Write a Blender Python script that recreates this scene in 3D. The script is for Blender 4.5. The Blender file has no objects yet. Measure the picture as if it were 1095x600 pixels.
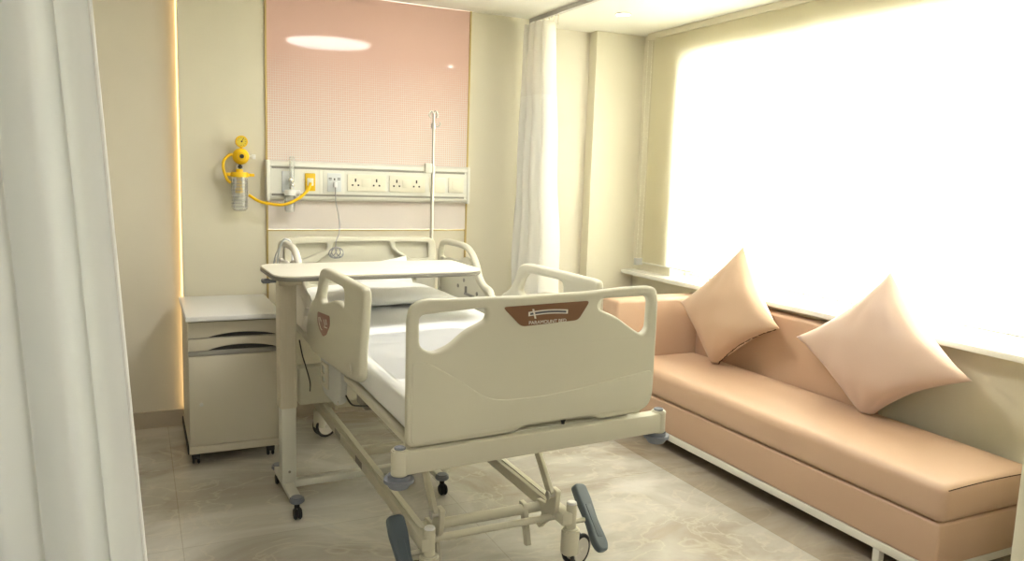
import bpy, bmesh, math, random
from math import sin, cos, pi, radians
from mathutils import Vector, Matrix
random.seed(7)
C = bpy.context.scene
COL = C.collection

# ------------------------------------------------------------------ materials
def nodes_of(name):
    m = bpy.data.materials.new(name); m.use_nodes = True
    nt = m.node_tree
    b = nt.nodes.get('Principled BSDF')
    return m, nt, b

def mat(name, col, rough=0.5, metal=0.0, bump=0.0, bscale=200.0, var=0.0, vscale=6.0, spec=0.5, trans=0.0, ior=1.45, coat=0.0, sheen=0.0):
    m, nt, b = nodes_of(name)
    b.inputs['Base Color'].default_value = (*col, 1)
    b.inputs['Roughness'].default_value = rough
    b.inputs['Metallic'].default_value = metal
    b.inputs['Specular IOR Level'].default_value = spec
    b.inputs['Transmission Weight'].default_value = trans
    b.inputs['IOR'].default_value = ior
    b.inputs['Coat Weight'].default_value = coat
    b.inputs['Sheen Weight'].default_value = sheen
    tc = nt.nodes.new('ShaderNodeTexCoord')
    if var > 0:
        n = nt.nodes.new('ShaderNodeTexNoise'); n.inputs['Scale'].default_value = vscale; n.inputs['Detail'].default_value = 4
        nt.links.new(tc.outputs['Object'], n.inputs['Vector'])
        mx = nt.nodes.new('ShaderNodeMix'); mx.data_type = 'RGBA'
        mx.inputs[6].default_value = (*[c*(1-var) for c in col], 1)
        mx.inputs[7].default_value = (*[min(1, c*(1+var)) for c in col], 1)
        nt.links.new(n.outputs['Fac'], mx.inputs[0]); nt.links.new(mx.outputs[2], b.inputs['Base Color'])
    if bump > 0:
        n2 = nt.nodes.new('ShaderNodeTexNoise'); n2.inputs['Scale'].default_value = bscale; n2.inputs['Detail'].default_value = 3
        nt.links.new(tc.outputs['Object'], n2.inputs['Vector'])
        bp = nt.nodes.new('ShaderNodeBump'); bp.inputs['Strength'].default_value = bump; bp.inputs['Distance'].default_value = 0.002
        nt.links.new(n2.outputs['Fac'], bp.inputs['Height']); nt.links.new(bp.outputs['Normal'], b.inputs['Normal'])
    return m

def emit(name, col, strength):
    m, nt, b = nodes_of(name)
    b.inputs['Base Color'].default_value = (*col, 1)
    b.inputs['Emission Color'].default_value = (*col, 1)
    b.inputs['Emission Strength'].default_value = strength
    return m

def fabric_translucent(name, col, trans_col, fac, holes=0.0, wave=0.0):
    m, nt, b = nodes_of(name)
    nt.nodes.remove(b)
    out = nt.nodes['Material Output']
    d = nt.nodes.new('ShaderNodeBsdfDiffuse'); d.inputs['Color'].default_value = (*col, 1)
    t = nt.nodes.new('ShaderNodeBsdfTranslucent'); t.inputs['Color'].default_value = (*trans_col, 1)
    mx = nt.nodes.new('ShaderNodeMixShader'); mx.inputs[0].default_value = fac
    nt.links.new(d.outputs[0], mx.inputs[1]); nt.links.new(t.outputs[0], mx.inputs[2])
    tc = nt.nodes.new('ShaderNodeTexCoord')
    w = nt.nodes.new('ShaderNodeTexNoise'); w.inputs['Scale'].default_value = 400
    nt.links.new(tc.outputs['Object'], w.inputs['Vector'])
    bp = nt.nodes.new('ShaderNodeBump'); bp.inputs['Strength'].default_value = 0.15; bp.inputs['Distance'].default_value = 0.001
    nt.links.new(w.outputs['Fac'], bp.inputs['Height']); nt.links.new(bp.outputs['Normal'], d.inputs['Normal'])
    last = mx
    if holes > 0:
        tr = nt.nodes.new('ShaderNodeBsdfTransparent')
        m2 = nt.nodes.new('ShaderNodeMixShader'); m2.inputs[0].default_value = holes
        nt.links.new(mx.outputs[0], m2.inputs[1]); nt.links.new(tr.outputs[0], m2.inputs[2]); last = m2
    nt.links.new(last.outputs[0], out.inputs['Surface'])
    return m

def clear_plastic(name, tint=(1, 1, 1), gloss=0.12, body=0.0):
    m, nt, b = nodes_of(name)
    nt.nodes.remove(b); out = nt.nodes['Material Output']
    tr = nt.nodes.new('ShaderNodeBsdfTransparent'); tr.inputs['Color'].default_value = (*tint, 1)
    g = nt.nodes.new('ShaderNodeBsdfGlossy'); g.inputs['Roughness'].default_value = 0.08
    lw = nt.nodes.new('ShaderNodeLayerWeight'); lw.inputs['Blend'].default_value = 0.35
    mp = nt.nodes.new('ShaderNodeMapRange'); mp.inputs['To Min'].default_value = gloss; mp.inputs['To Max'].default_value = 0.8
    nt.links.new(lw.outputs['Fresnel'], mp.inputs['Value'])
    mx = nt.nodes.new('ShaderNodeMixShader')
    nt.links.new(mp.outputs[0], mx.inputs[0])
    df = nt.nodes.new('ShaderNodeBsdfDiffuse'); df.inputs['Color'].default_value = (0.85, 0.86, 0.82, 1)
    bd_ = nt.nodes.new('ShaderNodeMixShader'); bd_.inputs[0].default_value = body
    nt.links.new(tr.outputs[0], bd_.inputs[1]); nt.links.new(df.outputs[0], bd_.inputs[2])
    nt.links.new(bd_.outputs[0], mx.inputs[1]); nt.links.new(g.outputs[0], mx.inputs[2])
    nt.links.new(mx.outputs[0], out.inputs['Surface'])
    return m

M = {}
M['wall'] = mat('cream_paint', (0.75, 0.705, 0.565), 0.55, bump=0.05, var=0.02)
M['wall_niche'] = mat('pale_niche_paint', (0.76, 0.71, 0.60), 0.6, bump=0.05, var=0.02)
M['ceiling'] = mat('ceiling_paint', (0.86, 0.845, 0.77), 0.7, bump=0.03)
M['ivory'] = mat('ivory_moulded_plastic', (0.64, 0.615, 0.50), 0.38, bump=0.02, bscale=600)
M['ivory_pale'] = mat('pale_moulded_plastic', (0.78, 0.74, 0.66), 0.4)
M['ivory_metal'] = mat('ivory_powder_coat', (0.61, 0.58, 0.465), 0.4, bump=0.02, bscale=500)
M['grey_bracket'] = mat('light_grey_plastic', (0.55, 0.56, 0.54), 0.45)
M['slate'] = mat('slate_blue_rubber', (0.105, 0.135, 0.16), 0.45)
M['bumper'] = mat('grey_blue_rubber', (0.20, 0.215, 0.25), 0.55)
M['rubber'] = mat('black_rubber', (0.02, 0.02, 0.022), 0.6)
M['dark'] = mat('dark_plastic', (0.035, 0.032, 0.028), 0.5)
M['steel'] = mat('brushed_steel', (0.62, 0.61, 0.57), 0.28, metal=1.0)
M['chrome'] = mat('chrome', (0.75, 0.75, 0.74), 0.12, metal=1.0)
M['gold'] = mat('brushed_gold_trim', (0.55, 0.42, 0.17), 0.45, metal=0.6)
M['brown'] = mat('brown_badge', (0.21, 0.105, 0.055), 0.4)
M['badge_white'] = mat('badge_white_print', (0.80, 0.76, 0.68), 0.5)
M['badge_slate'] = mat('badge_dark_print', (0.10, 0.10, 0.12), 0.5)
M['badge_rose'] = mat('rose_brown_badge', (0.33, 0.17, 0.13), 0.4)
M['sheet'] = mat('white_cotton_sheet', (0.84, 0.84, 0.84), 0.85, bump=0.25, bscale=900, sheen=0.2)
M['pillow'] = mat('white_pillowcase', (0.88, 0.88, 0.86), 0.85, bump=0.25, bscale=900, sheen=0.2)
M['sofa'] = mat('peach_leatherette', (0.565, 0.38, 0.262), 0.48, spec=0.9, bump=0.10, bscale=500, var=0.03, vscale=3)
M['cushion_a'] = mat('peach_cushion_cloth', (0.60, 0.42, 0.29), 0.6, bump=0.2, bscale=700, sheen=0.3)
M['cushion_b'] = mat('blush_cushion_cloth', (0.64, 0.475, 0.39), 0.40, bump=0.2, bscale=700, sheen=0.3)
M['thread'] = mat('dark_brown_thread', (0.06, 0.03, 0.02), 0.8)
M['white_metal'] = mat('white_powder_coat', (0.78, 0.76, 0.68), 0.4)
M['white_laminate'] = mat('white_laminate', (0.84, 0.84, 0.83), 0.35)
M['table_white'] = mat('warm_white_laminate', (0.83, 0.80, 0.70), 0.35)
M['table_edge'] = mat('grey_edge_band', (0.24, 0.225, 0.19), 0.5)
M['table_column'] = mat('champagne_ribbed_metal', (0.62, 0.565, 0.44), 0.4, metal=0.1)
M['table_inner'] = mat('silver_grey_metal', (0.62, 0.61, 0.54), 0.35, metal=0.25)
M['cabinet'] = mat('champagne_cabinet', (0.62, 0.575, 0.465), 0.38, metal=0.05)
M['unit'] = mat('off_white_aluminium', (0.82, 0.815, 0.74), 0.35)
M['groove'] = mat('grey_groove', (0.32, 0.31, 0.27), 0.45)
M['plate'] = mat('cream_socket_plate', (0.84, 0.81, 0.67), 0.35)
M['plate_blue'] = mat('cool_white_plate', (0.72, 0.755, 0.76), 0.35)
M['yellow'] = mat('yellow_plastic', (0.90, 0.57, 0.01), 0.35)
M['yellow_deep'] = mat('deep_yellow_plate', (0.80, 0.52, 0.01), 0.4)
M['dial'] = mat('yellow_gauge_face', (0.78, 0.60, 0.06), 0.4)
M['clear'] = clear_plastic('clear_plastic', (0.93, 0.95, 0.93), 0.10)
M['milky'] = clear_plastic('clear_grey_plastic', (0.96, 0.97, 0.96), 0.06, 0.28)
M['grey_wire'] = mat('grey_cable', (0.30, 0.30, 0.30), 0.5)
M['white_cable'] = mat('white_cable', (0.74, 0.76, 0.78), 0.45)
M['baseboard'] = None
M['lamp'] = emit('lamp_diffuser', (1.0, 0.98, 0.935), 15.0)
M['spot'] = emit('downlight_lens', (1.0, 0.98, 0.935), 60.0)
M['led'] = emit('warm_led_strip', (1.0, 0.66, 0.28), 1.3)
M['blind'] = fabric_translucent('blind_fabric', (0.80, 0.75, 0.58), (0.86, 0.83, 0.70), 0.55)
M['curtain'] = fabric_translucent('white_curtain_cloth', (0.87, 0.895, 0.90), (0.84, 0.87, 0.87), 0.35)
M['curtain_warm'] = fabric_translucent('cream_white_curtain_cloth', (0.87, 0.86, 0.81), (0.85, 0.83, 0.77), 0.35)
M['mesh'] = fabric_translucent('white_curtain_mesh', (0.93, 0.91, 0.85), (0.92, 0.89, 0.82), 0.4, holes=0.12)
M['track'] = mat('grey_track_aluminium', (0.58, 0.57, 0.54), 0.4, metal=0.1)
M['glass'] = clear_plastic('window_glass', (0.96, 0.98, 0.97), 0.03)
M['window_frame'] = mat('window_frame_white', (0.72, 0.70, 0.62), 0.4)
M['sill'] = mat('white_stone_sill', (0.88, 0.87, 0.83), 0.25, var=0.03, vscale=8)

def make_floor():
    m, nt, b = nodes_of('polished_marble_tile')
    tc = nt.nodes.new('ShaderNodeTexCoord')
    mp = nt.nodes.new('ShaderNodeMapping'); mp.inputs['Rotation'].default_value = (0, 0, 0.5)
    mp.inputs['Scale'].default_value = (1.0, 1.6, 1.0)
    nt.links.new(tc.outputs['Object'], mp.inputs['Vector'])
    n1 = nt.nodes.new('ShaderNodeTexNoise'); n1.inputs['Scale'].default_value = 1.25; n1.inputs['Detail'].default_value = 7; n1.inputs['Roughness'].default_value = 0.6; n1.inputs['Distortion'].default_value = 0.8
    nt.links.new(mp.outputs[0], n1.inputs['Vector'])
    r1 = nt.nodes.new('ShaderNodeValToRGB')
    r1.color_ramp.elements[0].position = 0.32; r1.color_ramp.elements[0].color = (0.37, 0.33, 0.27, 1)
    r1.color_ramp.elements[1].position = 0.66; r1.color_ramp.elements[1].color = (0.62, 0.605, 0.565, 1)
    nt.links.new(n1.outputs['Fac'], r1.inputs[0])
    n2 = nt.nodes.new('ShaderNodeTexNoise'); n2.inputs['Scale'].default_value = 2.3; n2.inputs['Detail'].default_value = 5; n2.inputs['Distortion'].default_value = 1.6
    nt.links.new(mp.outputs[0], n2.inputs['Vector'])
    r2 = nt.nodes.new('ShaderNodeValToRGB')
    e = r2.color_ramp.elements
    e[0].position = 0.475; e[0].color = (0, 0, 0, 1); e[1].position = 0.5; e[1].color = (1, 1, 1, 1)
    x = e.new(0.53); x.color = (0, 0, 0, 1)
    nt.links.new(n2.outputs['Fac'], r2.inputs[0])
    mx = nt.nodes.new('ShaderNodeMix'); mx.data_type = 'RGBA'; mx.inputs[7].default_value = (0.70, 0.65, 0.55, 1)
    sc = nt.nodes.new('ShaderNodeMath'); sc.operation = 'MULTIPLY'; sc.inputs[1].default_value = 0.34
    nt.links.new(r2.outputs[0], sc.inputs[0]); nt.links.new(sc.outputs[0], mx.inputs[0]); nt.links.new(r1.outputs[0], mx.inputs[6])
    br = nt.nodes.new('ShaderNodeTexBrick'); br.offset = 0.0; br.inputs['Scale'].default_value = 1.0
    br.inputs['Brick Width'].default_value = 1.2; br.inputs['Row Height'].default_value = 1.2; br.inputs['Mortar Size'].default_value = 0.002
    br.inputs['Color1'].default_value = (1, 1, 1, 1); br.inputs['Color2'].default_value = (0.95, 0.95, 0.95, 1); br.inputs['Mortar'].default_value = (0.80, 0.78, 0.74, 1)
    mb = nt.nodes.new('ShaderNodeMapping'); mb.inputs['Location'].default_value = (-0.13, 0.35, 0); nt.links.new(tc.outputs['Object'], mb.inputs['Vector'])
    nt.links.new(mb.outputs[0], br.inputs['Vector'])
    m2 = nt.nodes.new('ShaderNodeMix'); m2.data_type = 'RGBA'; m2.blend_type = 'MULTIPLY'; m2.inputs[0].default_value = 1
    nt.links.new(mx.outputs[2], m2.inputs[6]); nt.links.new(br.outputs['Color'], m2.inputs[7])
    # floor colour multiplied browner and darker along the window side
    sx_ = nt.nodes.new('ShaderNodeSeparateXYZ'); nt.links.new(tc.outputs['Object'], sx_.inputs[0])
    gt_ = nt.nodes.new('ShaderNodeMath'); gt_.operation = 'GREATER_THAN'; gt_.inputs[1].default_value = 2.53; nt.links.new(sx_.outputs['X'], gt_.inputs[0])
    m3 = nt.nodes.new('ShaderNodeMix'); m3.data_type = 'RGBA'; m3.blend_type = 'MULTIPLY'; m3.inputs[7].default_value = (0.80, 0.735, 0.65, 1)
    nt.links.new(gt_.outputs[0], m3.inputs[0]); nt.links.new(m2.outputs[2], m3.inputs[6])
    nt.links.new(m3.outputs[2], b.inputs['Base Color'])
    b.inputs['Roughness'].default_value = 0.24
    b.inputs['Specular IOR Level'].default_value = 0.35
    return m
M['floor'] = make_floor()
M['baseboard'] = mat('marble_skirting', (0.50, 0.43, 0.34), 0.3, var=0.18, vscale=9)

def make_pink():
    # back painted glass: pink, overlaid by a fine white grid whose lines grow towards the bottom
    m, nt, b = nodes_of('pink_grid_glass')
    tc = nt.nodes.new('ShaderNodeTexCoord')
    sp = nt.nodes.new('ShaderNodeSeparateXYZ'); nt.links.new(tc.outputs['Object'], sp.inputs[0])
    def line(sock):
        mu = nt.nodes.new('ShaderNodeMath'); mu.operation = 'MULTIPLY'; mu.inputs[1].default_value = 1/0.0135
        fr = nt.nodes.new('ShaderNodeMath'); fr.operation = 'FRACT'
        sb = nt.nodes.new('ShaderNodeMath'); sb.operation = 'SUBTRACT'; sb.inputs[1].default_value = 0.5
        ab = nt.nodes.new('ShaderNodeMath'); ab.operation = 'ABSOLUTE'
        nt.links.new(sock, mu.inputs[0]); nt.links.new(mu.outputs[0], fr.inputs[0]); nt.links.new(fr.outputs[0], sb.inputs[0]); nt.links.new(sb.outputs[0], ab.inputs[0])
        return ab.outputs[0]
    a = line(sp.outputs['X']); c = line(sp.outputs['Z'])
    mxm = nt.nodes.new('ShaderNodeMath'); mxm.operation = 'MAXIMUM'; nt.links.new(a, mxm.inputs[0]); nt.links.new(c, mxm.inputs[1])
    wd = nt.nodes.new('ShaderNodeMapRange'); wd.inputs['From Min'].default_value = 1.20; wd.inputs['From Max'].default_value = 2.25
    wd.inputs['To Min'].default_value = 0.10; wd.inputs['To Max'].default_value = 0.5
    nt.links.new(sp.outputs['Z'], wd.inputs['Value'])
    gt = nt.nodes.new('ShaderNodeMath'); gt.operation = 'GREATER_THAN'; nt.links.new(mxm.outputs[0], gt.inputs[0]); nt.links.new(wd.outputs[0], gt.inputs[1])
    mx = nt.nodes.new('ShaderNodeMix'); mx.data_type = 'RGBA'
    mx.inputs[6].default_value = (0.73, 0.49, 0.425, 1); mx.inputs[7].default_value = (0.77, 0.715, 0.675, 1)
    nt.links.new(gt.outputs[0], mx.inputs[0])
    nt.links.new(mx.outputs[2], b.inputs['Base Color'])
    b.inputs['Roughness'].default_value = 0.05
    b.inputs['Specular IOR Level'].default_value = 0.28
    return m
M['pink'] = make_pink()

# ------------------------------------------------------------------ mesh helpers
def base_of(o):
    v = Vector((0, 0, 0))
    while o is not None:
        v += o.location; o = o.parent
    return v

def build(name, bm, m, parent=None, smooth=True, angle=40):
    """link one mesh object; coordinates in the bmesh are world coordinates"""
    if parent is not None:
        off = base_of(parent)
        bmesh.ops.translate(bm, verts=bm.verts, vec=-off)
    else:
        off = None
    me = bpy.data.meshes.new(name); bm.to_mesh(me); bm.free()
    mats = m if isinstance(m, (list, tuple)) else [m]
    for mm in mats: me.materials.append(mm)
    if smooth:
        for p in me.polygons: p.use_smooth = True
        try: me.set_sharp_from_angle(angle=radians(angle))
        except Exception: pass
    o = bpy.data.objects.new(name, me); COL.objects.link(o)
    if parent is not None: o.parent = parent
    return o

def recentre(o, loc):
    """give a top-level mesh an origin at its base"""
    loc = Vector(loc)
    o.data.transform(Matrix.Translation(-loc)); o.location = loc
    return o

def thing(name, label, cat, loc, group=None):
    o = bpy.data.objects.new(name, None); COL.objects.link(o)
    o.location = loc; o.empty_display_size = 0.1
    return tag(o, label, cat, group)

def tag(o, label, cat, group=None):
    o['label'] = label; o['category'] = cat
    if group: o['group'] = group
    return o

def struct(o):
    o['kind'] = 'structure'; return o

def merge(bm, tmp, mi=0):
    for f in tmp.faces: f.material_index = mi
    me = bpy.data.meshes.new('tmp'); tmp.to_mesh(me); tmp.free()
    bm.from_mesh(me); bpy.data.meshes.remove(me)

def box(bm, x0, x1, y0, y1, z0, z1, bev=0.0, seg=2, mi=0, rot=None, piv=None):
    t = bmesh.new(); bmesh.ops.create_cube(t, size=1)
    for v in t.verts:
        v.co = Vector(((x0+x1)/2+v.co.x*(x1-x0), (y0+y1)/2+v.co.y*(y1-y0), (z0+z1)/2+v.co.z*(z1-z0)))
    if bev > 0:
        bmesh.ops.bevel(t, geom=t.edges[:], offset=bev, segments=seg, profile=0.5, affect='EDGES')
    if rot is not None:
        bmesh.ops.rotate(t, verts=t.verts, cent=piv if piv else ((x0+x1)/2, (y0+y1)/2, (z0+z1)/2), matrix=rot)
    merge(bm, t, mi)

def cyl(bm, p0, p1, r, r2=None, seg=20, mi=0, bev=0.0):
    p0 = Vector(p0); p1 = Vector(p1); d = p1-p0
    t = bmesh.new()
    bmesh.ops.create_cone(t, cap_ends=True, segments=seg, radius1=r, radius2=r if r2 is None else r2, depth=d.length)
    if bev > 0:
        ed = [e for e in t.edges if any(len(f.verts) > 4 for f in e.link_faces)]
        bmesh.ops.bevel(t, geom=ed, offset=bev, segments=2, affect='EDGES')
    q = Vector((0, 0, 1)).rotation_difference(d.normalized())
    bmesh.ops.transform(t, matrix=Matrix.Translation((p0+p1)/2) @ q.to_matrix().to_4x4(), verts=t.verts)
    merge(bm, t, mi)

def sphere(bm, c, r, sx=1, sy=1, sz=1, seg=20, mi=0):
    t = bmesh.new(); bmesh.ops.create_uvsphere(t, u_segments=seg, v_segments=seg//2, radius=r)
    bmesh.ops.transform(t, matrix=Matrix.Translation(c) @ Matrix.Diagonal((sx, sy, sz, 1)), verts=t.verts)
    merge(bm, t, mi)

def torus(bm, c, axis, R, r, seg=32, sec=10, mi=0):
    t = bmesh.new(); rings = []
    for i in range(seg):
        a = 2*pi*i/seg; ring = []
        for j in range(sec):
            b = 2*pi*j/sec
            ring.append(t.verts.new(((R+r*cos(b))*cos(a), (R+r*cos(b))*sin(a), r*sin(b))))
        rings.append(ring)
    for i in range(seg):
        for j in range(sec):
            t.faces.new((rings[i][j], rings[(i+1) % seg][j], rings[(i+1) % seg][(j+1) % sec], rings[i][(j+1) % sec]))
    q = Vector((0, 0, 1)).rotation_difference(Vector(axis).normalized())
    bmesh.ops.transform(t, matrix=Matrix.Translation(c) @ q.to_matrix().to_4x4(), verts=t.verts)
    merge(bm, t, mi)

def spline(pts, n=6, closed=False):
    P = [Vector(p) for p in pts]; out = []; N = len(P)
    rng = range(N if closed else N-1)
    for i in rng:
        if closed: a, b, c, d = P[(i-1) % N], P[i], P[(i+1) % N], P[(i+2) % N]
        else: a, b, c, d = P[max(i-1, 0)], P[i], P[i+1], P[min(i+2, N-1)]
        for k in range(n):
            t = k/n
            out.append(0.5*((2*b)+(-a+c)*t+(2*a-5*b+4*c-d)*t*t+(-a+3*b-3*c+d)*t**3))
    if not closed: out.append(P[-1])
    return out

def tube(bm, pts, r, seg=10, closed=False, mi=0, cap=True, flat=None):
    """sweep a circle (radius r, or list of radii) along pts"""
    P = [Vector(p) for p in pts]; N = len(P)
    rad = r if isinstance(r, (list, tuple)) else [r]*N
    t = bmesh.new(); rings = []; ref = None
    for i in range(N):
        if closed: d = P[(i+1) % N]-P[(i-1) % N]
        else: d = P[min(i+1, N-1)]-P[max(i-1, 0)]
        d.normalize()
        if ref is None:
            ref = Vector((0, 0, 1)) if abs(d.z) < 0.9 else Vector((1, 0, 0))
        u = ref-d*ref.dot(d)
        if u.length < 1e-6: u = d.orthogonal()
        u.normalize(); w = d.cross(u); ref = u
        ring = []
        for j in range(seg):
            a = 2*pi*j/seg
            ring.append(t.verts.new(P[i]+(u*cos(a)+w*sin(a))*rad[i]))
        rings.append(ring)
    M_ = N if closed else N-1
    for i in range(M_):
        for j in range(seg):
            t.faces.new((rings[i][j], rings[i][(j+1) % seg], rings[(i+1) % N][(j+1) % seg], rings[(i+1) % N][j]))
    if not closed and cap:
        t.faces.new(rings[0][::-1]); t.faces.new(rings[-1])
    bmesh.ops.recalc_face_normals(t, faces=t.faces)
    merge(bm, t, mi)

def chaikin(pts, it=2, keep=0.25):
    for _ in range(it):
        q = []
        N = len(pts)
        for i in range(N):
            a = pts[i]; b = pts[(i+1) % N]
            q.append((a[0]*(1-keep)+b[0]*keep, a[1]*(1-keep)+b[1]*keep))
            q.append((a[0]*keep+b[0]*(1-keep), a[1]*keep+b[1]*(1-keep)))
        pts = q
    return pts

def round_poly(pts, r, seg=5):
    """round each corner of a polygon with radius r (float or list)"""
    N = len(pts); out = []
    for i in range(N):
        p = Vector(pts[i]); a = Vector(pts[i-1]); b = Vector(pts[(i+1) % N])
        rr = r[i] if isinstance(r, (list, tuple)) else r
        da = (a-p); db = (b-p)
        k = min(rr, da.length*0.45, db.length*0.45)
        s = p+da.normalized()*k; e = p+db.normalized()*k
        for j in range(seg+1):
            t = j/seg
            q = s*(1-t)**2+p*2*t*(1-t)+e*t*t
            out.append((q.x, q.y))
    return out

def plate(bm, outline, holes, thick, bev, matrix, mi=0, bres=2):
    """extruded rounded plate: 2D outline with holes in local xy, thickness along local z"""
    cu = bpy.data.curves.new('tmp', 'CURVE'); cu.dimensions = '2D'; cu.fill_mode = 'BOTH'
    cu.extrude = max(thick/2-bev, 0.0001); cu.bevel_depth = bev; cu.bevel_resolution = bres
    cu.offset = -bev
    for pl in [outline]+list(holes):
        s = cu.splines.new('POLY'); s.points.add(len(pl)-1); s.use_cyclic_u = True
        for k, p in enumerate(pl): s.points[k].co = (p[0], p[1], 0, 1)
    ob = bpy.data.objects.new('tmp', cu); COL.objects.link(ob)
    dg = bpy.context.evaluated_depsgraph_get(); dg.update()
    me = bpy.data.meshes.new_from_object(ob.evaluated_get(dg))
    bpy.data.objects.remove(ob); bpy.data.curves.remove(cu)
    t = bmesh.new(); t.from_mesh(me); bpy.data.meshes.remove(me)
    bmesh.ops.remove_doubles(t, verts=t.verts, dist=1e-5)
    bmesh.ops.transform(t, matrix=matrix, verts=t.verts)
    merge(bm, t, mi)

def text_mesh(bm, txt, size, matrix, depth=0.0006, mi=0, width=None):
    cu = bpy.data.curves.new('tmp', 'FONT'); cu.body = txt; cu.size = size; cu.extrude = depth; cu.align_x = 'CENTER'
    ob = bpy.data.objects.new('tmp', cu); COL.objects.link(ob)
    dg = bpy.context.evaluated_depsgraph_get(); dg.update()
    me = bpy.data.meshes.new_from_object(ob.evaluated_get(dg))
    bpy.data.objects.remove(ob); bpy.data.curves.remove(cu)
    t = bmesh.new(); t.from_mesh(me); bpy.data.meshes.remove(me)
    if width:
        xs = [v.co.x for v in t.verts]; k = width/(max(xs)-min(xs))
        for v in t.verts: v.co.x *= k
    bmesh.ops.transform(t, matrix=matrix, verts=t.verts)
    merge(bm, t, mi)

def frame(origin, ux, uy):
    ux = Vector(ux).normalized(); uy = Vector(uy).normalized(); uz = ux.cross(uy)
    m = Matrix((ux, uy, uz)).transposed().to_4x4(); m.translation = Vector(origin); return m

def RZ(a): return Matrix.Rotation(radians(a), 3, 'Z')

# ------------------------------------------------------------------ setting
ZC = 2.59
def slab(name, args, m, bev=0.0):
    bm = bmesh.new()
    for a in (args if isinstance(args[0], tuple) else [args]): box(bm, *a, bev=bev)
    return struct(build(name, bm, m, smooth=False))

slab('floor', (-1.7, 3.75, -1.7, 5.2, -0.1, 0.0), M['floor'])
slab('ceiling', (-1.7, 3.75, -1.7, 5.2, ZC, ZC+0.1), M['ceiling'])
slab('wall_left', (-1.7, -1.6, -1.7, 5.2, 0, ZC), M['wall_niche'])
slab('wall_front', (-1.6, 3.4, -1.7, -1.6, 0, ZC), M['wall'])
slab('wall_back', [(-1.6, 0.23, 4.90, 5.2, 0, ZC), (2.47, 2.99, 5.0, 5.2, 0, ZC)], M['wall_niche'])
# cladding standing proud of the back wall, and the column by the window
slab('wall_back_cladding', [(0.23, 0.700, 4.83, 5.2, 0, ZC), (1.985, 2.47, 4.83, 5.2, 0, ZC)], M['wall'], bev=0.002)
slab('wall_back_panel', (0.700, 1.985, 4.832, 5.2, 0, 1.175), M['wall'])
slab('wall_back_column', (2.99, 3.75, 4.90, 5.2, 0, ZC), M['wall'], bev=0.002)
slab('wall_right', [(3.40, 3.62, 1.3, 4.90, 0, 0.845), (3.40, 3.62, 1.3, 4.90, 2.40, ZC),
                    (3.40, 3.62, 4.44, 4.90, 0.845, 2.40), (3.40, 3.62, 1.3, 1.62, 0.845, 2.40)], M['wall'])
slab('wall_right_stub', (2.655, 3.62, 1.20, 1.50, 0, ZC), M['wall'], bev=0.004)
slab('wall_right_front', (3.40, 3.62, -1.7, 1.20, 0, ZC), M['wall'])
slab('baseboard_back', (-1.6, 0.23, 4.885, 4.90, 0, 0.10), M['baseboard'])
slab('baseboard_column', [(2.47, 2.99, 4.988, 5.0, 0, 0.10), (2.99, 3.40, 4.888, 4.90, 0, 0.10)], M['baseboard'])
slab('baseboard_cladding', [(0.23, 2.47, 4.819, 4.83, 0, 0.10)], M['baseboard'])
slab('baseboard_left', (-1.6, -1.585, -1.6, 4.9, 0, 0.10), M['baseboard'])
# gold trims round the pink panel
slab('trim_1', (0.696, 0.706, 4.818, 4.834, 0.10, ZC), M['gold'])
slab('trim_2', (1.978, 1.988, 4.818, 4.834, 0.10, ZC), M['gold'])
slab('trim_3', (0.706, 1.978, 4.8295, 4.834, 1.170, 1.179), M['gold'])

# pink glass panel
o = slab('glass_wall_panel', (0.706, 1.978, 4.824, 4.834, 1.180, ZC-0.002), M['pink'])
tag(o, 'glossy pink glass wall panel with fine white grid behind the bed head', 'wall panel')
del o['kind']

# warm light strip in the niche edge
o = build('light_strip', (lambda b: (box(b, 0.222, 0.2295, 4.872, 4.898, 0.11, ZC-0.01), b)[1])(bmesh.new()), M['led'], smooth=False)
tag(o, 'warm glowing vertical light strip along the wall recess beside the bedside cabinet', 'light strip')

# window with frame and panes
wn = bpy.data.objects.new('window_1', None); COL.objects.link(wn); wn.location = (3.55, 3.03, 0.875); struct(wn)
bm = bmesh.new()
Y0, Y1, Z0, Z1 = 1.62, 4.44, 0.875, 2.40
box(bm, 3.53, 3.59, Y0, Y0+0.06, Z0, Z1, .004); box(bm, 3.53, 3.59, Y1-0.06, Y1, Z0, Z1, .004)
box(bm, 3.53, 3.59, Y0+0.06, Y1-0.06, Z0, Z0+0.025, .004); box(bm, 3.53, 3.59, Y0+0.06, Y1-0.06, Z1-0.08, Z1, .004)
for y in (2.50, 3.42): box(bm, 3.535, 3.585, y-0.03, y+0.03, Z0+0.04, Z1-0.08, .004)
build('window_frame', bm, M['window_frame'], wn)
for a, b_ in ((Y0+0.06, 2.47), (2.53, 3.39), (3.45, Y1-0.06)):
    bm = bmesh.new(); box(bm, 3.557, 3.563, a, b_, Z0+0.04, Z1-0.08); build('window_pane', bm, M['glass'], wn, smooth=False)
bm = bmesh.new(); box(bm, 3.29, 3.53, 1.51, 4.895, 0.845, 0.875, .005)
build('window_sill', bm, M['sill'], wn)

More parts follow.
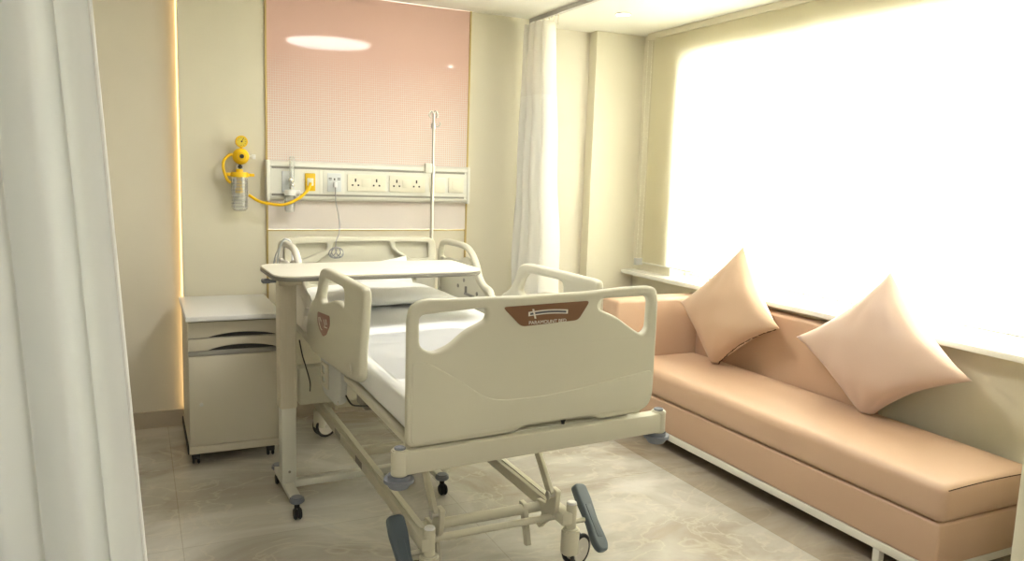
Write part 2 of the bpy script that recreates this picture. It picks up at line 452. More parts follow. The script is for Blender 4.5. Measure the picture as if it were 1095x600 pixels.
# ------------------------------------------------------------------ roller blind
rb = thing('roller_blind', 'translucent cream roller blind glowing over the wide window above the sofa', 'blind', (3.375, 3.1, 0.935))
bm = bmesh.new()
t = bmesh.new(); NY, NZ = 24, 12
vs = [[t.verts.new((3.372+0.002*sin(j*0.9)*sin(i*0.7), 1.53+(4.74-1.53)*j/NY, 0.945+(2.56-0.945)*i/NZ)) for j in range(NY+1)] for i in range(NZ+1)]
for i in range(NZ):
    for j in range(NY): t.faces.new((vs[i][j], vs[i+1][j], vs[i+1][j+1], vs[i][j+1]))
merge(bm, t)
build('blind_fabric', bm, M['blind'], rb)
bm = bmesh.new(); box(bm, 3.366, 3.378, 1.53, 4.74, 0.936, 0.946, .003); build('hem_bar', bm, M['unit'], rb)
bm = bmesh.new(); box(bm, 3.352, 3.398, 1.51, 4.80, 2.548, ZC-0.0005, .003); build('head_rail', bm, M['wall'], rb)
bm = bmesh.new()
zs = [2.535-k*0.0356 for k in range(45)]
for xx in (3.350, 3.386):
    tube(bm, [(xx, 4.785, z) for z in zs], 0.0016, seg=6)
    for z in zs: sphere(bm, (xx, 4.785, z), 0.0042, seg=8)
tube(bm, [(3.368+0.018*cos(a), 4.785, zs[-1]-0.018*sin(a)) for a in [pi*k/8 for k in range(9)]], 0.0016, seg=6)
build('bead_chain', bm, M['plate'], rb)
bm = bmesh.new(); box(bm, 3.335, 3.398, 4.768, 4.800, 0.918, 0.968, .004); build('chain_tensioner', bm, M['grey_bracket'], rb)

# ------------------------------------------------------------------ ceiling lights
for lx, ly, lab in ((1.45, 3.09, 'large round flat ceiling lamp over the bed, mirrored in the pink panel'),
                    (0.30, -0.55, 'large round flat fill lamp added on the ceiling at the front end of the room')):  # this second lamp is added fill light, out of view behind the camera
    cl = thing('ceiling_lamp', lab, 'ceiling light', (lx, ly, ZC), 'round ceiling lamps')
    bm = bmesh.new(); cyl(bm, (lx, ly, ZC-0.022), (lx, ly, ZC-0.0005), 0.345, seg=64, bev=.006); build('lamp_rim', bm, M['white_metal'], cl)
    bm = bmesh.new(); cyl(bm, (lx, ly, ZC-0.027), (lx, ly, ZC-0.0225), 0.325, seg=64); build('lamp_diffuser', bm, M['lamp'], cl)
DL = [(2.82, 4.32, 'small round downlight in the ceiling between curtain and window'),
      (2.82, 2.31, 'small round downlight in the ceiling over the middle of the sofa'),
      (2.82, 0.51, 'small round downlight in the ceiling nearest the front of the room'),
      (0.2, 0.51, 'small round fill downlight added in the ceiling at the front left of the room')]  # last downlight is an unseen extra, added to fill the room
def downlight(loc, label):
    r = thing('downlight', label, 'ceiling light', (loc[0], loc[1], ZC), 'downlights in the ceiling')
    bm = bmesh.new(); torus(bm, (loc[0], loc[1], ZC-0.003), (0, 0, 1), 0.045, 0.006, seg=36); build('trim_ring', bm, M['white_metal'], r)
    bm = bmesh.new(); cyl(bm, (loc[0], loc[1], ZC-0.006), (loc[0], loc[1], ZC-0.0005), 0.041, seg=32); build('lens', bm, M['spot'], r)
    return r
for x, y, l in DL: downlight((x, y), l)

# ------------------------------------------------------------------ curtain track and curtains
bm = bmesh.new()
path = [(2.42, 4.82), (2.42, 2.25)]+[(2.12+0.30*cos(a), 2.25-0.30*sin(a)) for a in [pi/2*k/10 for k in range(1, 11)]]+[(-1.55, 1.95)]
def ribbon(bm, path, w, z0, z1):
    t = bmesh.new(); L = []
    for i, p in enumerate(path):
        a = Vector(path[max(i-1, 0)]); b = Vector(path[min(i+1, len(path)-1)]); d = (b-a).normalized(); n = Vector((-d.y, d.x))
        p = Vector(p); q = []
        for s, z in ((-1, z0), (1, z0), (1, z1), (-1, z1)): q.append(t.verts.new((p.x+n.x*w/2*s, p.y+n.y*w/2*s, z)))
        L.append(q)
    for i in range(len(L)-1):
        for k in range(4): t.faces.new((L[i][k], L[i][(k+1) % 4], L[i+1][(k+1) % 4], L[i+1][k]))
    t.faces.new(L[0]); t.faces.new(L[-1][::-1]); bmesh.ops.recalc_face_normals(t, faces=t.faces); merge(bm, t)
ribbon(bm, path, 0.030, ZC-0.028, ZC-0.0005)
o = build('curtain_track', bm, M['track'], smooth=False)
tag(recentre(o, (2.42, 4.0, ZC)), 'grey metal curtain track on the ceiling bending round the bed', 'curtain track')

def curtain_sheet(bm, fn, z0, z1, nu, nz):
    t = bmesh.new()
    g = [[t.verts.new(fn(j/nu, z0+(z1-z0)*i/nz)) for j in range(nu+1)] for i in range(nz+1)]
    for i in range(nz):
        for j in range(nu): t.faces.new((g[i][j], g[i][j+1], g[i+1][j+1], g[i+1][j]))
    merge(bm, t)
def fold_wave(u, n, seed):
    return sin(2*pi*n*u+seed)+0.35*sin(2*pi*n*1.7*u+seed*2.1)+0.2*sin(2*pi*n*0.45*u+1.3*seed)
# curtain gathered beside the bed head
def far_curtain(u, z):
    k = (2.52-z)/2.3                       # 0 at the top, 1 near the hem
    amp = 0.045+0.040*k
    y0 = 4.74+0.01*k; y1 = 4.44-0.20*k
    x = 2.355-0.020*k+1.2*amp*fold_wave(u, 4.6, 0.9)+0.012*sin(9*z+4*u)*k
    y = y0+(y1-y0)*u+0.02*sin(2*pi*4.6*u*2+0.4)
    return (x, y, z)
fc = thing('privacy_curtain', 'white curtain with mesh top gathered by the wall between bed head and window', 'curtain', (2.40, 4.55, 0.35), 'white curtains on the track')
bm = bmesh.new(); curtain_sheet(bm, far_curtain, 0.35, 2.06, 150, 40); build('curtain_cloth', bm, M['curtain_warm'], fc)
bm = bmesh.new(); curtain_sheet(bm, far_curtain, 2.06, 2.515, 150, 14); build('mesh_top', bm, M['mesh'], fc)
def hooks(parent, pts):
    for p in pts:
        bm = bmesh.new(); tube(bm, spline([(p[0], p[1], p[2]-0.02), (p[0], p[1]+0.006, p[2]+0.005), (p[0], p[1], p[2]+0.03), (p[0], p[1], ZC-0.02)], 4), 0.0025, seg=6)
        sphere(bm, (p[0], p[1], ZC-0.035), 0.007, seg=8)
        build('hook', bm, M['plate'], parent)
hooks(fc, [(2.42, 4.74-0.30*k/5, 2.515) for k in range(6)])
# curtain in the left foreground
def near_curtain(u, z):
    k = (2.5-z)/2.45
    right = -0.111+0.138*k; wdt = 0.80+0.06*k
    x = right-wdt*u
    f = fold_wave(u, 6.2, 2.0)
    amp = (0.030+0.016*k)*min(1, u*9+0.15)
    y = 1.90+amp*f+0.010*sin(5*z+7*u)*k
    x += 0.016*cos(2*pi*6.2*u+2.0)*min(1, u*9)
    return (x, y, z)
nc = thing('privacy_curtain', 'long white curtain hanging in folds in the left foreground', 'curtain', (-0.45, 1.90, 0.06), 'white curtains on the track')
bm = bmesh.new(); curtain_sheet(bm, near_curtain, 0.06, 2.06, 190, 50); build('curtain_cloth', bm, M['curtain'], nc)
bm = bmesh.new(); tube(bm, [near_curtain(0.0, 0.06+2.0*k/50) for k in range(51)], 0.0045, seg=8); build('side_hem', bm, M['pillow'], nc)
bm = bmesh.new(); curtain_sheet(bm, near_curtain, 2.06, 2.515, 190, 12); build('mesh_top', bm, M['mesh'], nc)
hooks(nc, [(-0.09-0.78*k/8, 1.95, 2.515) for k in range(9)])

# ------------------------------------------------------------------ bed head service unit
su = thing('service_trunking', 'off-white horizontal socket trunking across the pink panel above the bed', 'trunking', (1.34, 4.82, 1.355))
bm = bmesh.new()
prof = [(4.823, 1.355), (4.792, 1.357), (4.775, 1.366), (4.768, 1.378), (4.768, 1.383), (4.778, 1.386), (4.778, 1.396), (4.772, 1.398),
        (4.772, 1.544), (4.778, 1.546), (4.778, 1.556), (4.768, 1.559), (4.768, 1.568), (4.775, 1.580), (4.792, 1.588), (4.823, 1.590)]
t = bmesh.new()
A = [t.verts.new((0.700, y, z)) for y, z in prof]; B = [t.verts.new((1.965, y, z)) for y, z in prof]
for i in range(len(prof)): t.faces.new((A[i], A[(i+1) % len(prof)], B[(i+1) % len(prof)], B[i]))
t.faces.new(A); t.faces.new(B[::-1]); bmesh.ops.recalc_face_normals(t, faces=t.faces); merge(bm, t)
build('housing', bm, M['unit'], su)
for z in (1.391, 1.551):
    bm = bmesh.new(); box(bm, 0.722, 1.945, 4.7705, 4.7785, z-0.0065, z+0.0065); build('groove_strip', bm, M['groove'], su, smooth=False)
for x in (0.690, 1.963):
    bm = bmesh.new(); box(bm, x, x+0.020, 4.762, 4.822, 1.352, 1.593, .006, 3); build('end_cap', bm, M['unit'], su)
YF = 4.772
def holes3(bm, x, z, s=1.0):
    box(bm, x-0.0035*s, x+0.0035*s, YF-0.0118, YF-0.0108, z+0.006*s, z+0.022*s)
    for dx in (-0.0145, 0.0145): box(bm, x+dx*s-0.0042*s, x+dx*s+0.0042*s, YF-0.0118, YF-0.0108, z-0.014*s, z-0.006*s)
for x0, x1 in ((1.170, 1.412), (1.434, 1.672)):
    bm = bmesh.new(); box(bm, x0, x1, YF-0.011, YF, 1.420, 1.524, .003)
    p = build('socket_plate', bm, M['plate'], su)
    w = x1-x0
    for fx in (0.25, 0.75):
        bm = bmesh.new(); holes3(bm, x0+w*fx-(0.0 if fx > .5 else 0.012), 1.470, 1.25); build('pin_holes', bm, M['dark'], p, smooth=False)
    bm = bmesh.new(); box(bm, x0+w*0.36, x0+w*0.60, YF-0.0145, YF-0.0105, 1.448, 1.498, .0015); build('rocker_switch', bm, M['plate'], p)
bm = bmesh.new(); box(bm, 1.702, 1.808, YF-0.010, YF, 1.422, 1.518, .003); build('blank_plate', bm, M['plate'], su)
bm = bmesh.new(); box(bm, 1.832, 1.936, YF-0.012, YF, 1.424, 1.522, .003)
p = build('switch_plate', bm, M['plate'], su)
bm = bmesh.new(); box(bm, 1.856, 1.912, YF-0.016, YF-0.0115, 1.446, 1.500, .002); build('rocker_switch', bm, M['plate'], p)
bm = bmesh.new(); box(bm, 1.000, 1.020, YF-0.004, YF, 1.400, 1.542, .001); box(bm, 1.022, 1.150, YF-0.006, YF, 1.402, 1.540, .003); p = build('data_plate', bm, M['unit'], su)
bm = bmesh.new(); box(bm, 1.046, 1.132, YF-0.013, YF-0.006, 1.414, 1.526, .003); build('data_socket', bm, M['plate_blue'], p)
bm = bmesh.new()
for dx in (-0.026, 0.026):
    for dz in (0, 0.008): box(bm, 1.089+dx-0.009, 1.089+dx+0.009, YF-0.0138, YF-0.0128, 1.486+dz, 1.490+dz)
box(bm, 1.085, 1.093, YF-0.0138, YF-0.0128, 1.484, 1.496)
build('socket_slots', bm, M['dark'], p, smooth=False)
bm = bmesh.new(); box(bm, 0.914, 0.974, YF-0.014, YF, 1.416, 1.522, .004)
p = build('vacuum_outlet', bm, M['yellow_deep'], su); p['label'] = 'yellow vacuum outlet plate'
bm = bmesh.new(); box(bm, 0.925, 0.962, YF-0.018, YF-0.0135, 1.448, 1.492, .002); cyl(bm, (0.944, YF-0.018, 1.470), (0.944, YF-0.034, 1.470), 0.012, seg=20); build('outlet_socket', bm, M['plate'], p)
bm = bmesh.new(); box(bm, 0.778, 0.846, YF-0.010, YF, 1.408, 1.530, .004); build('oxygen_outlet', bm, M['plate_blue'], su)

# oxygen flowmeter plugged into the trunking
fm = thing('oxygen_flowmeter', 'clear plastic oxygen flowmeter with bottle on left end of trunking', 'flowmeter', (0.815, 4.745, 1.29))
bm = bmesh.new(); cyl(bm, (0.830, 4.732, 1.462), (0.830, 4.732, 1.615), 0.014, seg=20, bev=.003); build('flow_tube', bm, M['milky'], fm)
bm = bmesh.new(); cyl(bm, (0.826, 4.759, 1.468), (0.826, 4.725, 1.468), 0.013, seg=16); cyl(bm, (0.826, 4.732, 1.490), (0.826, 4.732, 1.425), 0.010, seg=16); sphere(bm, (0.824, 4.728, 1.478), 0.017, seg=16); sphere(bm, (0.833, 4.724, 1.448), 0.013, seg=14); build('valve_body', bm, M['chrome'], fm)
bm = bmesh.new(); cyl(bm, (0.822, 4.735, 1.388), (0.822, 4.735, 1.420), 0.036, seg=24, bev=.004); cyl(bm, (0.850, 4.728, 1.405), (0.876, 4.720, 1.405), 0.017, seg=18, bev=.003); build('bottle_cap', bm, M['white_laminate'], fm)
bm = bmesh.new(); cyl(bm, (0.818, 4.735, 1.292), (0.818, 4.735, 1.388), 0.028, 0.033, seg=24, bev=.005); build('humidifier_bottle', bm, M['milky'], fm)

# suction unit
sx, sy = 0.548, 4.755
sn = thing('suction_unit', 'yellow wall suction regulator with gauge and clear ribbed jar', 'suction unit', (sx, 4.82, 1.29))
bm = bmesh.new(); box(bm, sx-0.02, sx+0.02, 4.815, 4.829, 1.40, 1.64, .003); cyl(bm, (sx, 4.82, 1.606), (sx, 4.77, 1.606), 0.018, seg=16); build('wall_bracket', bm, M['steel'], sn)
bm = bmesh.new(); sphere(bm, (sx, sy, 1.606), 0.047, sy=0.85, seg=28); cyl(bm, (sx, sy, 1.606), (sx, sy-0.045, 1.606), 0.028, 0.024, seg=20, bev=.004); build('regulator_body', bm, M['yellow'], sn)
bm = bmesh.new(); cyl(bm, (sx, sy-0.044, 1.606), (sx, sy-0.056, 1.606), 0.012, seg=14, bev=.002); build('adjusting_knob', bm, M['dark'], sn)
bm = bmesh.new(); cyl(bm, (sx+0.004, sy+0.012, 1.690), (sx+0.004, sy-0.016, 1.690), 0.034, seg=28, bev=.003); cyl(bm, (sx+0.003, sy, 1.64), (sx+0.003, sy, 1.662), 0.007, seg=10)
g = build('pressure_gauge', bm, M['yellow'], sn)
bm = bmesh.new(); cyl(bm, (sx+0.004, sy-0.016, 1.690), (sx+0.004, sy-0.0175, 1.690), 0.027, seg=28); build('dial_face', bm, M['dial'], g)
bm = bmesh.new()
for k in range(9):
    a = radians(-40+k*32.5); box(bm, sx+0.004-0.0012, sx+0.004+0.0012, sy-0.0186, sy-0.0176, 1.710, 1.714, rot=Matrix.Rotation(a-pi/2+1.0, 3, 'Y'), piv=(sx+0.004, sy-0.018, 1.690))
box(bm, sx+0.0025, sx+0.0055, sy-0.019, sy-0.0178, 1.688, 1.711, rot=Matrix.Rotation(0.5, 3, 'Y'), piv=(sx+0.004, sy-0.018, 1.690))
cyl(bm, (sx+0.004, sy-0.0178, 1.690), (sx+0.004, sy-0.020, 1.690), 0.005, seg=10)
build('needle', bm, M['dark'], g, smooth=False)
bm = bmesh.new(); cyl(bm, (sx+0.040, sy, 1.606), (sx+0.062, sy-0.004, 1.606), 0.008, seg=12); box(bm, sx+0.058, sx+0.080, sy-0.016, sy+0.006, 1.592, 1.620, .004); build('toggle', bm, M['white_laminate'], sn)
bm = bmesh.new(); cyl(bm, (sx-0.004, sy, 1.515), (sx-0.004, sy, 1.565), 0.008, seg=12); cyl(bm, (sx-0.004, sy, 1.540), (sx-0.004, sy, 1.552), 0.013, seg=12); build('stem', bm, M['dark'], sn)
jx = 0.540
bm = bmesh.new(); cyl(bm, (jx, sy, 1.488), (jx, sy, 1.516), 0.054, 0.050, seg=32, bev=.004); cyl(bm, (jx, sy, 1.514), (jx, sy, 1.534), 0.020, seg=18, bev=.003)
box(bm, jx-0.075, jx-0.045, sy-0.012, sy+0.012, 1.492, 1.512, .004); box(bm, jx+0.045, jx+0.082, sy-0.010, sy+0.010, 1.492, 1.510, .004); build('jar_lid', bm, M['yellow'], sn)
bm = bmesh.new(); cyl(bm, (jx, sy, 1.296), (jx, sy, 1.488), 0.041, 0.045, seg=32, bev=.006); build('jar', bm, M['milky'], sn)
bm = bmesh.new(); cyl(bm, (jx-0.004, sy, 1.402), (jx-0.004, sy, 1.488), 0.015, seg=16, bev=.003); cyl(bm, (jx-0.004, sy, 1.395), (jx-0.004, sy, 1.425), 0.021, seg=16, bev=.003); build('float_valve', bm, M['yellow'], sn)
bm = bmesh.new()
for k in range(9): torus(bm, (jx, sy, 1.318+k*0.019), (0, 0, 1), 0.0475, 0.0013, seg=36, sec=6)
for a in (0.6, 2.2, 3.9, 5.4): tube(bm, [(jx+0.0475*cos(a), sy+0.0475*sin(a), z) for z in (1.312, 1.478)], 0.0013, seg=6)
build('wire_basket', bm, M['grey_wire'], sn)
bm = bmesh.new(); tube(bm, spline([(sx-0.040, sy, 1.612), (sx-0.062, sy-0.004, 1.612), (sx-0.092, sy-0.006, 1.580), (sx-0.096, sy-0.006, 1.535), (sx-0.078, sy-0.004, 1.475), (jx-0.050, sy, 1.455)], 8), 0.0085, seg=12); build('upper_hose', bm, M['yellow'], sn)
bm = bmesh.new(); tube(bm, spline([(jx+0.050, sy-0.004, 1.385), (0.640, 4.720, 1.352), (0.700, 4.705, 1.338), (0.780, 4.690, 1.336), (0.860, 4.690, 1.372), (0.915, 4.700, 1.420), (0.940, 4.735, 1.462)], 10), 0.0088, seg=12); build('lower_hose', bm, M['yellow'], sn)

# plug-in cord hanging from the data socket, ending in a coil
pc = thing('hanging_cord', 'thin grey cord plugged into trunking with a coil looped at its end', 'cord', (1.09, 4.74, 1.45))
bm = bmesh.new(); box(bm, 1.079, 1.099, YF-0.044, YF-0.0125, 1.440, 1.474, .005); build('plug', bm, M['white_laminate'], pc)
bm = bmesh.new(); tube(bm, spline([(1.089, YF-0.040, 1.445), (1.086, YF-0.06, 1.36), (1.076, YF-0.16, 1.29), (1.060, YF-0.27, 1.23), (1.035, YF-0.36, 1.185), (1.012, 4.378, 1.150), (1.008, 4.372, 1.115)], 8), 0.0030, seg=8); build('cord', bm, M['grey_wire'], pc)
bm = bmesh.new()
for k in range(5):
    a = -1.2+k*0.6
    tube(bm, [(1.006+sin(a)*0.012*(1-cos(tt))+0.042*sin(tt)*cos(a), 4.360-0.004*k+0.010*sin(tt), 1.115-0.031*(1-cos(tt))*(0.75+0.25*cos(a))) for tt in [2*pi*q/24 for q in range(24)]], 0.0030, seg=8, closed=True)
build('coil', bm, M['grey_wire'], pc)

# ------------------------------------------------------------------ bedside cabinet
cb = thing('bedside_cabinet', 'champagne bedside cabinet with white top left of the bed', 'cabinet', (0.455, 4.48, 0))
X0, X1, F, K = 0.215, 0.665, 4.185, 4.79
bm = bmesh.new(); box(bm, X0, X1, F+0.018, K, 0.085, 0.757, .003); build('carcass', bm, M['cabinet'], cb)
bm = bmesh.new(); box(bm, X0-0.012, X1+0.012, F-0.040, K+0.02, 0.764, 0.792, .005, 3); build('cabinet_top', bm, M['white_laminate'], cb)
bm = bmesh.new(); box(bm, X0, X1, F+0.015, K, 0.756, 0.765); build('shadow_gap', bm, M['dark'], cb, smooth=False)
def arched(z0, z1, arch):
    n = 14; top = [(X1, z1), (X0, z1), (X0, z0)]
    ar = []
    for i in range(n+1):
        t_ = i/n; x = X0+0.09+(X1-X0-0.10)*t_
        ar.append((x, z0+arch*sin(pi*min(1, t_*1.0))**0.8 if 0 < t_ < 1 else z0))
    return top+ar+[(X1, z0)]
MF = frame((0, F+0.009, 0), (1, 0, 0), (0, 0, 1))
def drawer(z0, z1, arch, hz):
    bm = bmesh.new(); plate(bm, arched(z0, z1, arch), [], 0.018, .002, MF)
    d = build('drawer', bm, M['cabinet'], cb)
    bm = bmesh.new(); pts = [(X0+0.09+(X1-X0-0.10)*i/20, F+0.016, z0+hz+arch*sin(pi*i/20)**0.8*0.80) for i in range(21)]
    t = bmesh.new(); L = []
    for p in pts: L.append([t.verts.new((p[0], p[1]-0.006, z0)), t.verts.new((p[0], p[1]-0.006, p[2])), t.verts.new((p[0], p[1]+0.001, p[2])), t.verts.new((p[0], p[1]+0.001, z0))])
    for i in range(20):
        for k in range(4): t.faces.new((L[i][k], L[i][(k+1) % 4], L[i+1][(k+1) % 4], L[i+1][k]))
    t.faces.new(L[0]); t.faces.new(L[-1][::-1]); bmesh.ops.recalc_face_normals(t, faces=t.faces); merge(bm, t)
    build('finger_pull', bm, M['dark'], d, smooth=False)
drawer(0.672, 0.753, 0.024, 0.0)
drawer(0.604, 0.668, 0.028, 0.0)
bm = bmesh.new(); box(bm, X0, X1, F+0.002, F+0.020, 0.578, 0.603, .002); s_ = build('rail_strip', bm, M['groove'], cb); s_['label'] = 'dark grey strip between drawer and door'
bm = bmesh.new(); box(bm, X0, X1, F, F+0.018, 0.102, 0.576, .002); d = build('door', bm, M['cabinet'], cb)
bm = bmesh.new(); cyl(bm, (0.272, F+0.001, 0.322), (0.272, F-0.006, 0.322), 0.010, seg=18, bev=.001); cyl(bm, (0.272, F-0.006, 0.322), (0.272, F-0.014, 0.322), 0.006, seg=12); build('lock_knob', bm, M['steel'], d)
bm = bmesh.new(); box(bm, X0-0.004, X1+0.004, F-0.002, K, 0.058, 0.098, .004); build('plinth', bm, M['cabinet'], cb)
bm = bmesh.new(); box(bm, X0-0.011, X0-0.0045, F+0.02, K-0.02, 0.052, 0.094, .003); build('bumper_strip', bm, M['rubber'], cb)
for x in (X0+0.025, X1-0.05):
    for y in (F+0.015, K-0.05):
        bm = bmesh.new(); box(bm, x-0.018, x+0.022, y-0.014, y+0.024, 0.030, 0.060, .004)
        cyl(bm, (x-0.016, y+0.008, 0.022), (x-0.004, y+0.008, 0.022), 0.022, seg=20, bev=.004); cyl(bm, (x+0.008, y+0.008, 0.022), (x+0.020, y+0.008, 0.022), 0.022, seg=20, bev=.004)
        build('caster', bm, M['rubber'], cb)

# ------------------------------------------------------------------ hospital bed
HB = thing('hospital_bed', 'cream adjustable hospital bed on casters with moulded end boards and side rails', 'bed', (1.2, 3.35, 0))
# footboard: measured in its own plane, u to the right, z up, turned a little
FA = 3.5
FU = (cos(radians(FA)), sin(radians(FA)), 0)
FO = (1.17, 2.2, 0)
foot_out = [(-0.458, 1.120), (-0.446, 1.160), (-0.400, 1.176), (-0.292, 1.173), (-0.06, 1.169), (0.194, 1.172), (0.330, 1.180), (0.440, 1.181), (0.474, 1.172), (0.484, 1.130), (0.485, 0.99), (0.484, 0.790), (0.470, 0.748), (0.430, 0.728), (0.361, 0.722), (0.255, 0.722), (0.225, 0.737), (-0.05, 0.737), (-0.09, 0.720), (-0.38, 0.719), (-0.447, 0.722), (-0.457, 0.740)]
slotL = [(-0.424, 1.128), (-0.421, 1.030), (-0.378, 1.008), (-0.321, 1.028), (-0.267, 1.070), (-0.194, 1.101), (-0.196, 1.139)]
slotR = [(0.238, 1.146), (0.224, 1.114), (0.305, 1.080), (0.392, 1.024), (0.422, 1.010), (0.444, 1.030), (0.447, 1.128), (0.432, 1.146)]
FM = frame(FO, FU, (0, 0, 1))
bm = bmesh.new()
plate(bm, round_poly(foot_out, 0.02, 3), [round_poly(slotL, 0.022, 5), round_poly(slotR, 0.018, 5)], 0.034, 0.011, FM, bres=3)
# raised lower face with a soft crease
crease = [(-0.447, 0.992), (-0.396, 0.984), (-0.300, 0.925), (-0.215, 0.865), (-0.168, 0.843), (-0.110, 0.836), (0.016, 0.834), (0.150, 0.843), (0.470, 0.880), (0.473, 0.790), (0.462, 0.754), (0.428, 0.740), (-0.04, 0.746), (-0.10, 0.734), (-0.447, 0.731)]
plate(bm, round_poly(crease, 0.02, 4), [], 0.010, 0.004, frame(Vector(FO)-FM.to_3x3().col[1].cross(Vector((0, 0, 1)))*0+FM.to_3x3().col[2]*0.0155, FU, (0, 0, 1)), bres=2)
fb = build('footboard', bm, M['ivory'], HB, angle=50)
# badge on the footboard
fn = FM.to_3x3().col[2]          # towards the viewer
bm = bmesh.new()
plate(bm, round_poly([(-0.145, 1.139), (0.187, 1.143), (0.142, 1.080), (-0.076, 1.072)], 0.016, 4), [], 0.004, 0.001, frame(Vector(FO)+fn*0.0185, FU, (0, 0, 1)))
bd = build('badge', bm, M['brown'], HB); bd['label'] = 'brown maker plate on footboard'
def on_badge(u, z, h=0.0215): return Vector(FO)+Vector(FU)*u+Vector((0, 0, z))+fn*h
bm = bmesh.new()
arc_o = [(-0.052+0.150*k/12, 1.1185+0.004*sin(pi*k/12)) for k in range(13)]
ring = arc_o+[(x, z-0.014) for x, z in arc_o[::-1]]
inner = [(-0.046+0.138*k/12, 1.1150+0.004*sin(pi*k/12)) for k in range(13)]
inner = inner+[(x, z-0.007) for x, z in inner[::-1]]
plate(bm, ring, [inner], 0.0014, 0.0001, frame(Vector(FO)+fn*0.0212, FU, (0, 0, 1)))
plate(bm, [(-0.0385, 1.127), (-0.0325, 1.127), (-0.0225, 1.0955), (-0.0285, 1.0955)], [], 0.0014, 0.0001, frame(Vector(FO)+fn*0.0214, FU, (0, 0, 1)))
build('emblem', bm, M['badge_white'], bd, smooth=False)
bm = bmesh.new(); plate(bm, inner, [], 0.0008, 0.0001, frame(Vector(FO)+fn*0.0209, FU, (0, 0, 1))); build('emblem_bar', bm, M['badge_slate'], bd, smooth=False)
bm = bmesh.new(); text_mesh(bm, 'PARAMOUNT BED', 0.016, frame(on_badge(0.022, 1.0775, 0.0212), FU, (0, 0, 1)), width=0.142); build('lettering', bm, M['badge_white'], bd, smooth=False)

# headboard
hu = [(0.730, 1.125), (0.745, 1.160), (0.800, 1.170), (1.0, 1.170), (1.40, 1.168), (1.570, 1.166), (1.610, 1.150), (1.618, 1.110), (1.618, 0.72), (0.730, 0.72)]
HM = frame((0, 4.437, 0), (1, 0, 0), (0, 0, 1))
bm = bmesh.new()
plate(bm, round_poly(hu, 0.02, 3), [], 0.016, 0.006, HM, bres=2)
# front skin with the two sunk hand grips and the sunk middle field
rimL = round_poly([(0.790, 1.130), (0.965, 1.135), (0.962, 1.097), (0.857, 1.054), (0.790, 1.03)], 0.012, 4)
rimR = round_poly([(1.365, 1.138), (1.570, 1.134), (1.575, 1.040), (1.475, 1.035), (1.385, 1.085), (1.365, 1.110)], 0.012, 4)
rimM = round_poly([(1.000, 1.140), (1.335, 1.140), (1.340, 1.100), (1.470, 1.00), (1.50, 0.90), (0.86, 0.90), (0.88, 1.01), (0.990, 1.085)], 0.02, 4)
plate(bm, round_poly(hu, 0.02, 3), [rimL, rimR, rimM], 0.034, 0.009, frame((0, 4.414, 0), (1, 0, 0), (0, 0, 1)), bres=2)
build('headboard', bm, M['ivory'], HB, angle=50)

def side_plate(bm, pts, holes, x, th, bev=0.010, r=0.02, rh=0.02, mi=0):
    # pts in (y, z); plate normal along x
    m = frame((x, 0, 0), (0, 1, 0), (0, 0, 1))
    plate(bm, round_poly(pts, r, 4), [round_poly(h, rh, 5) for h in holes], th, bev, m, mi, 2)

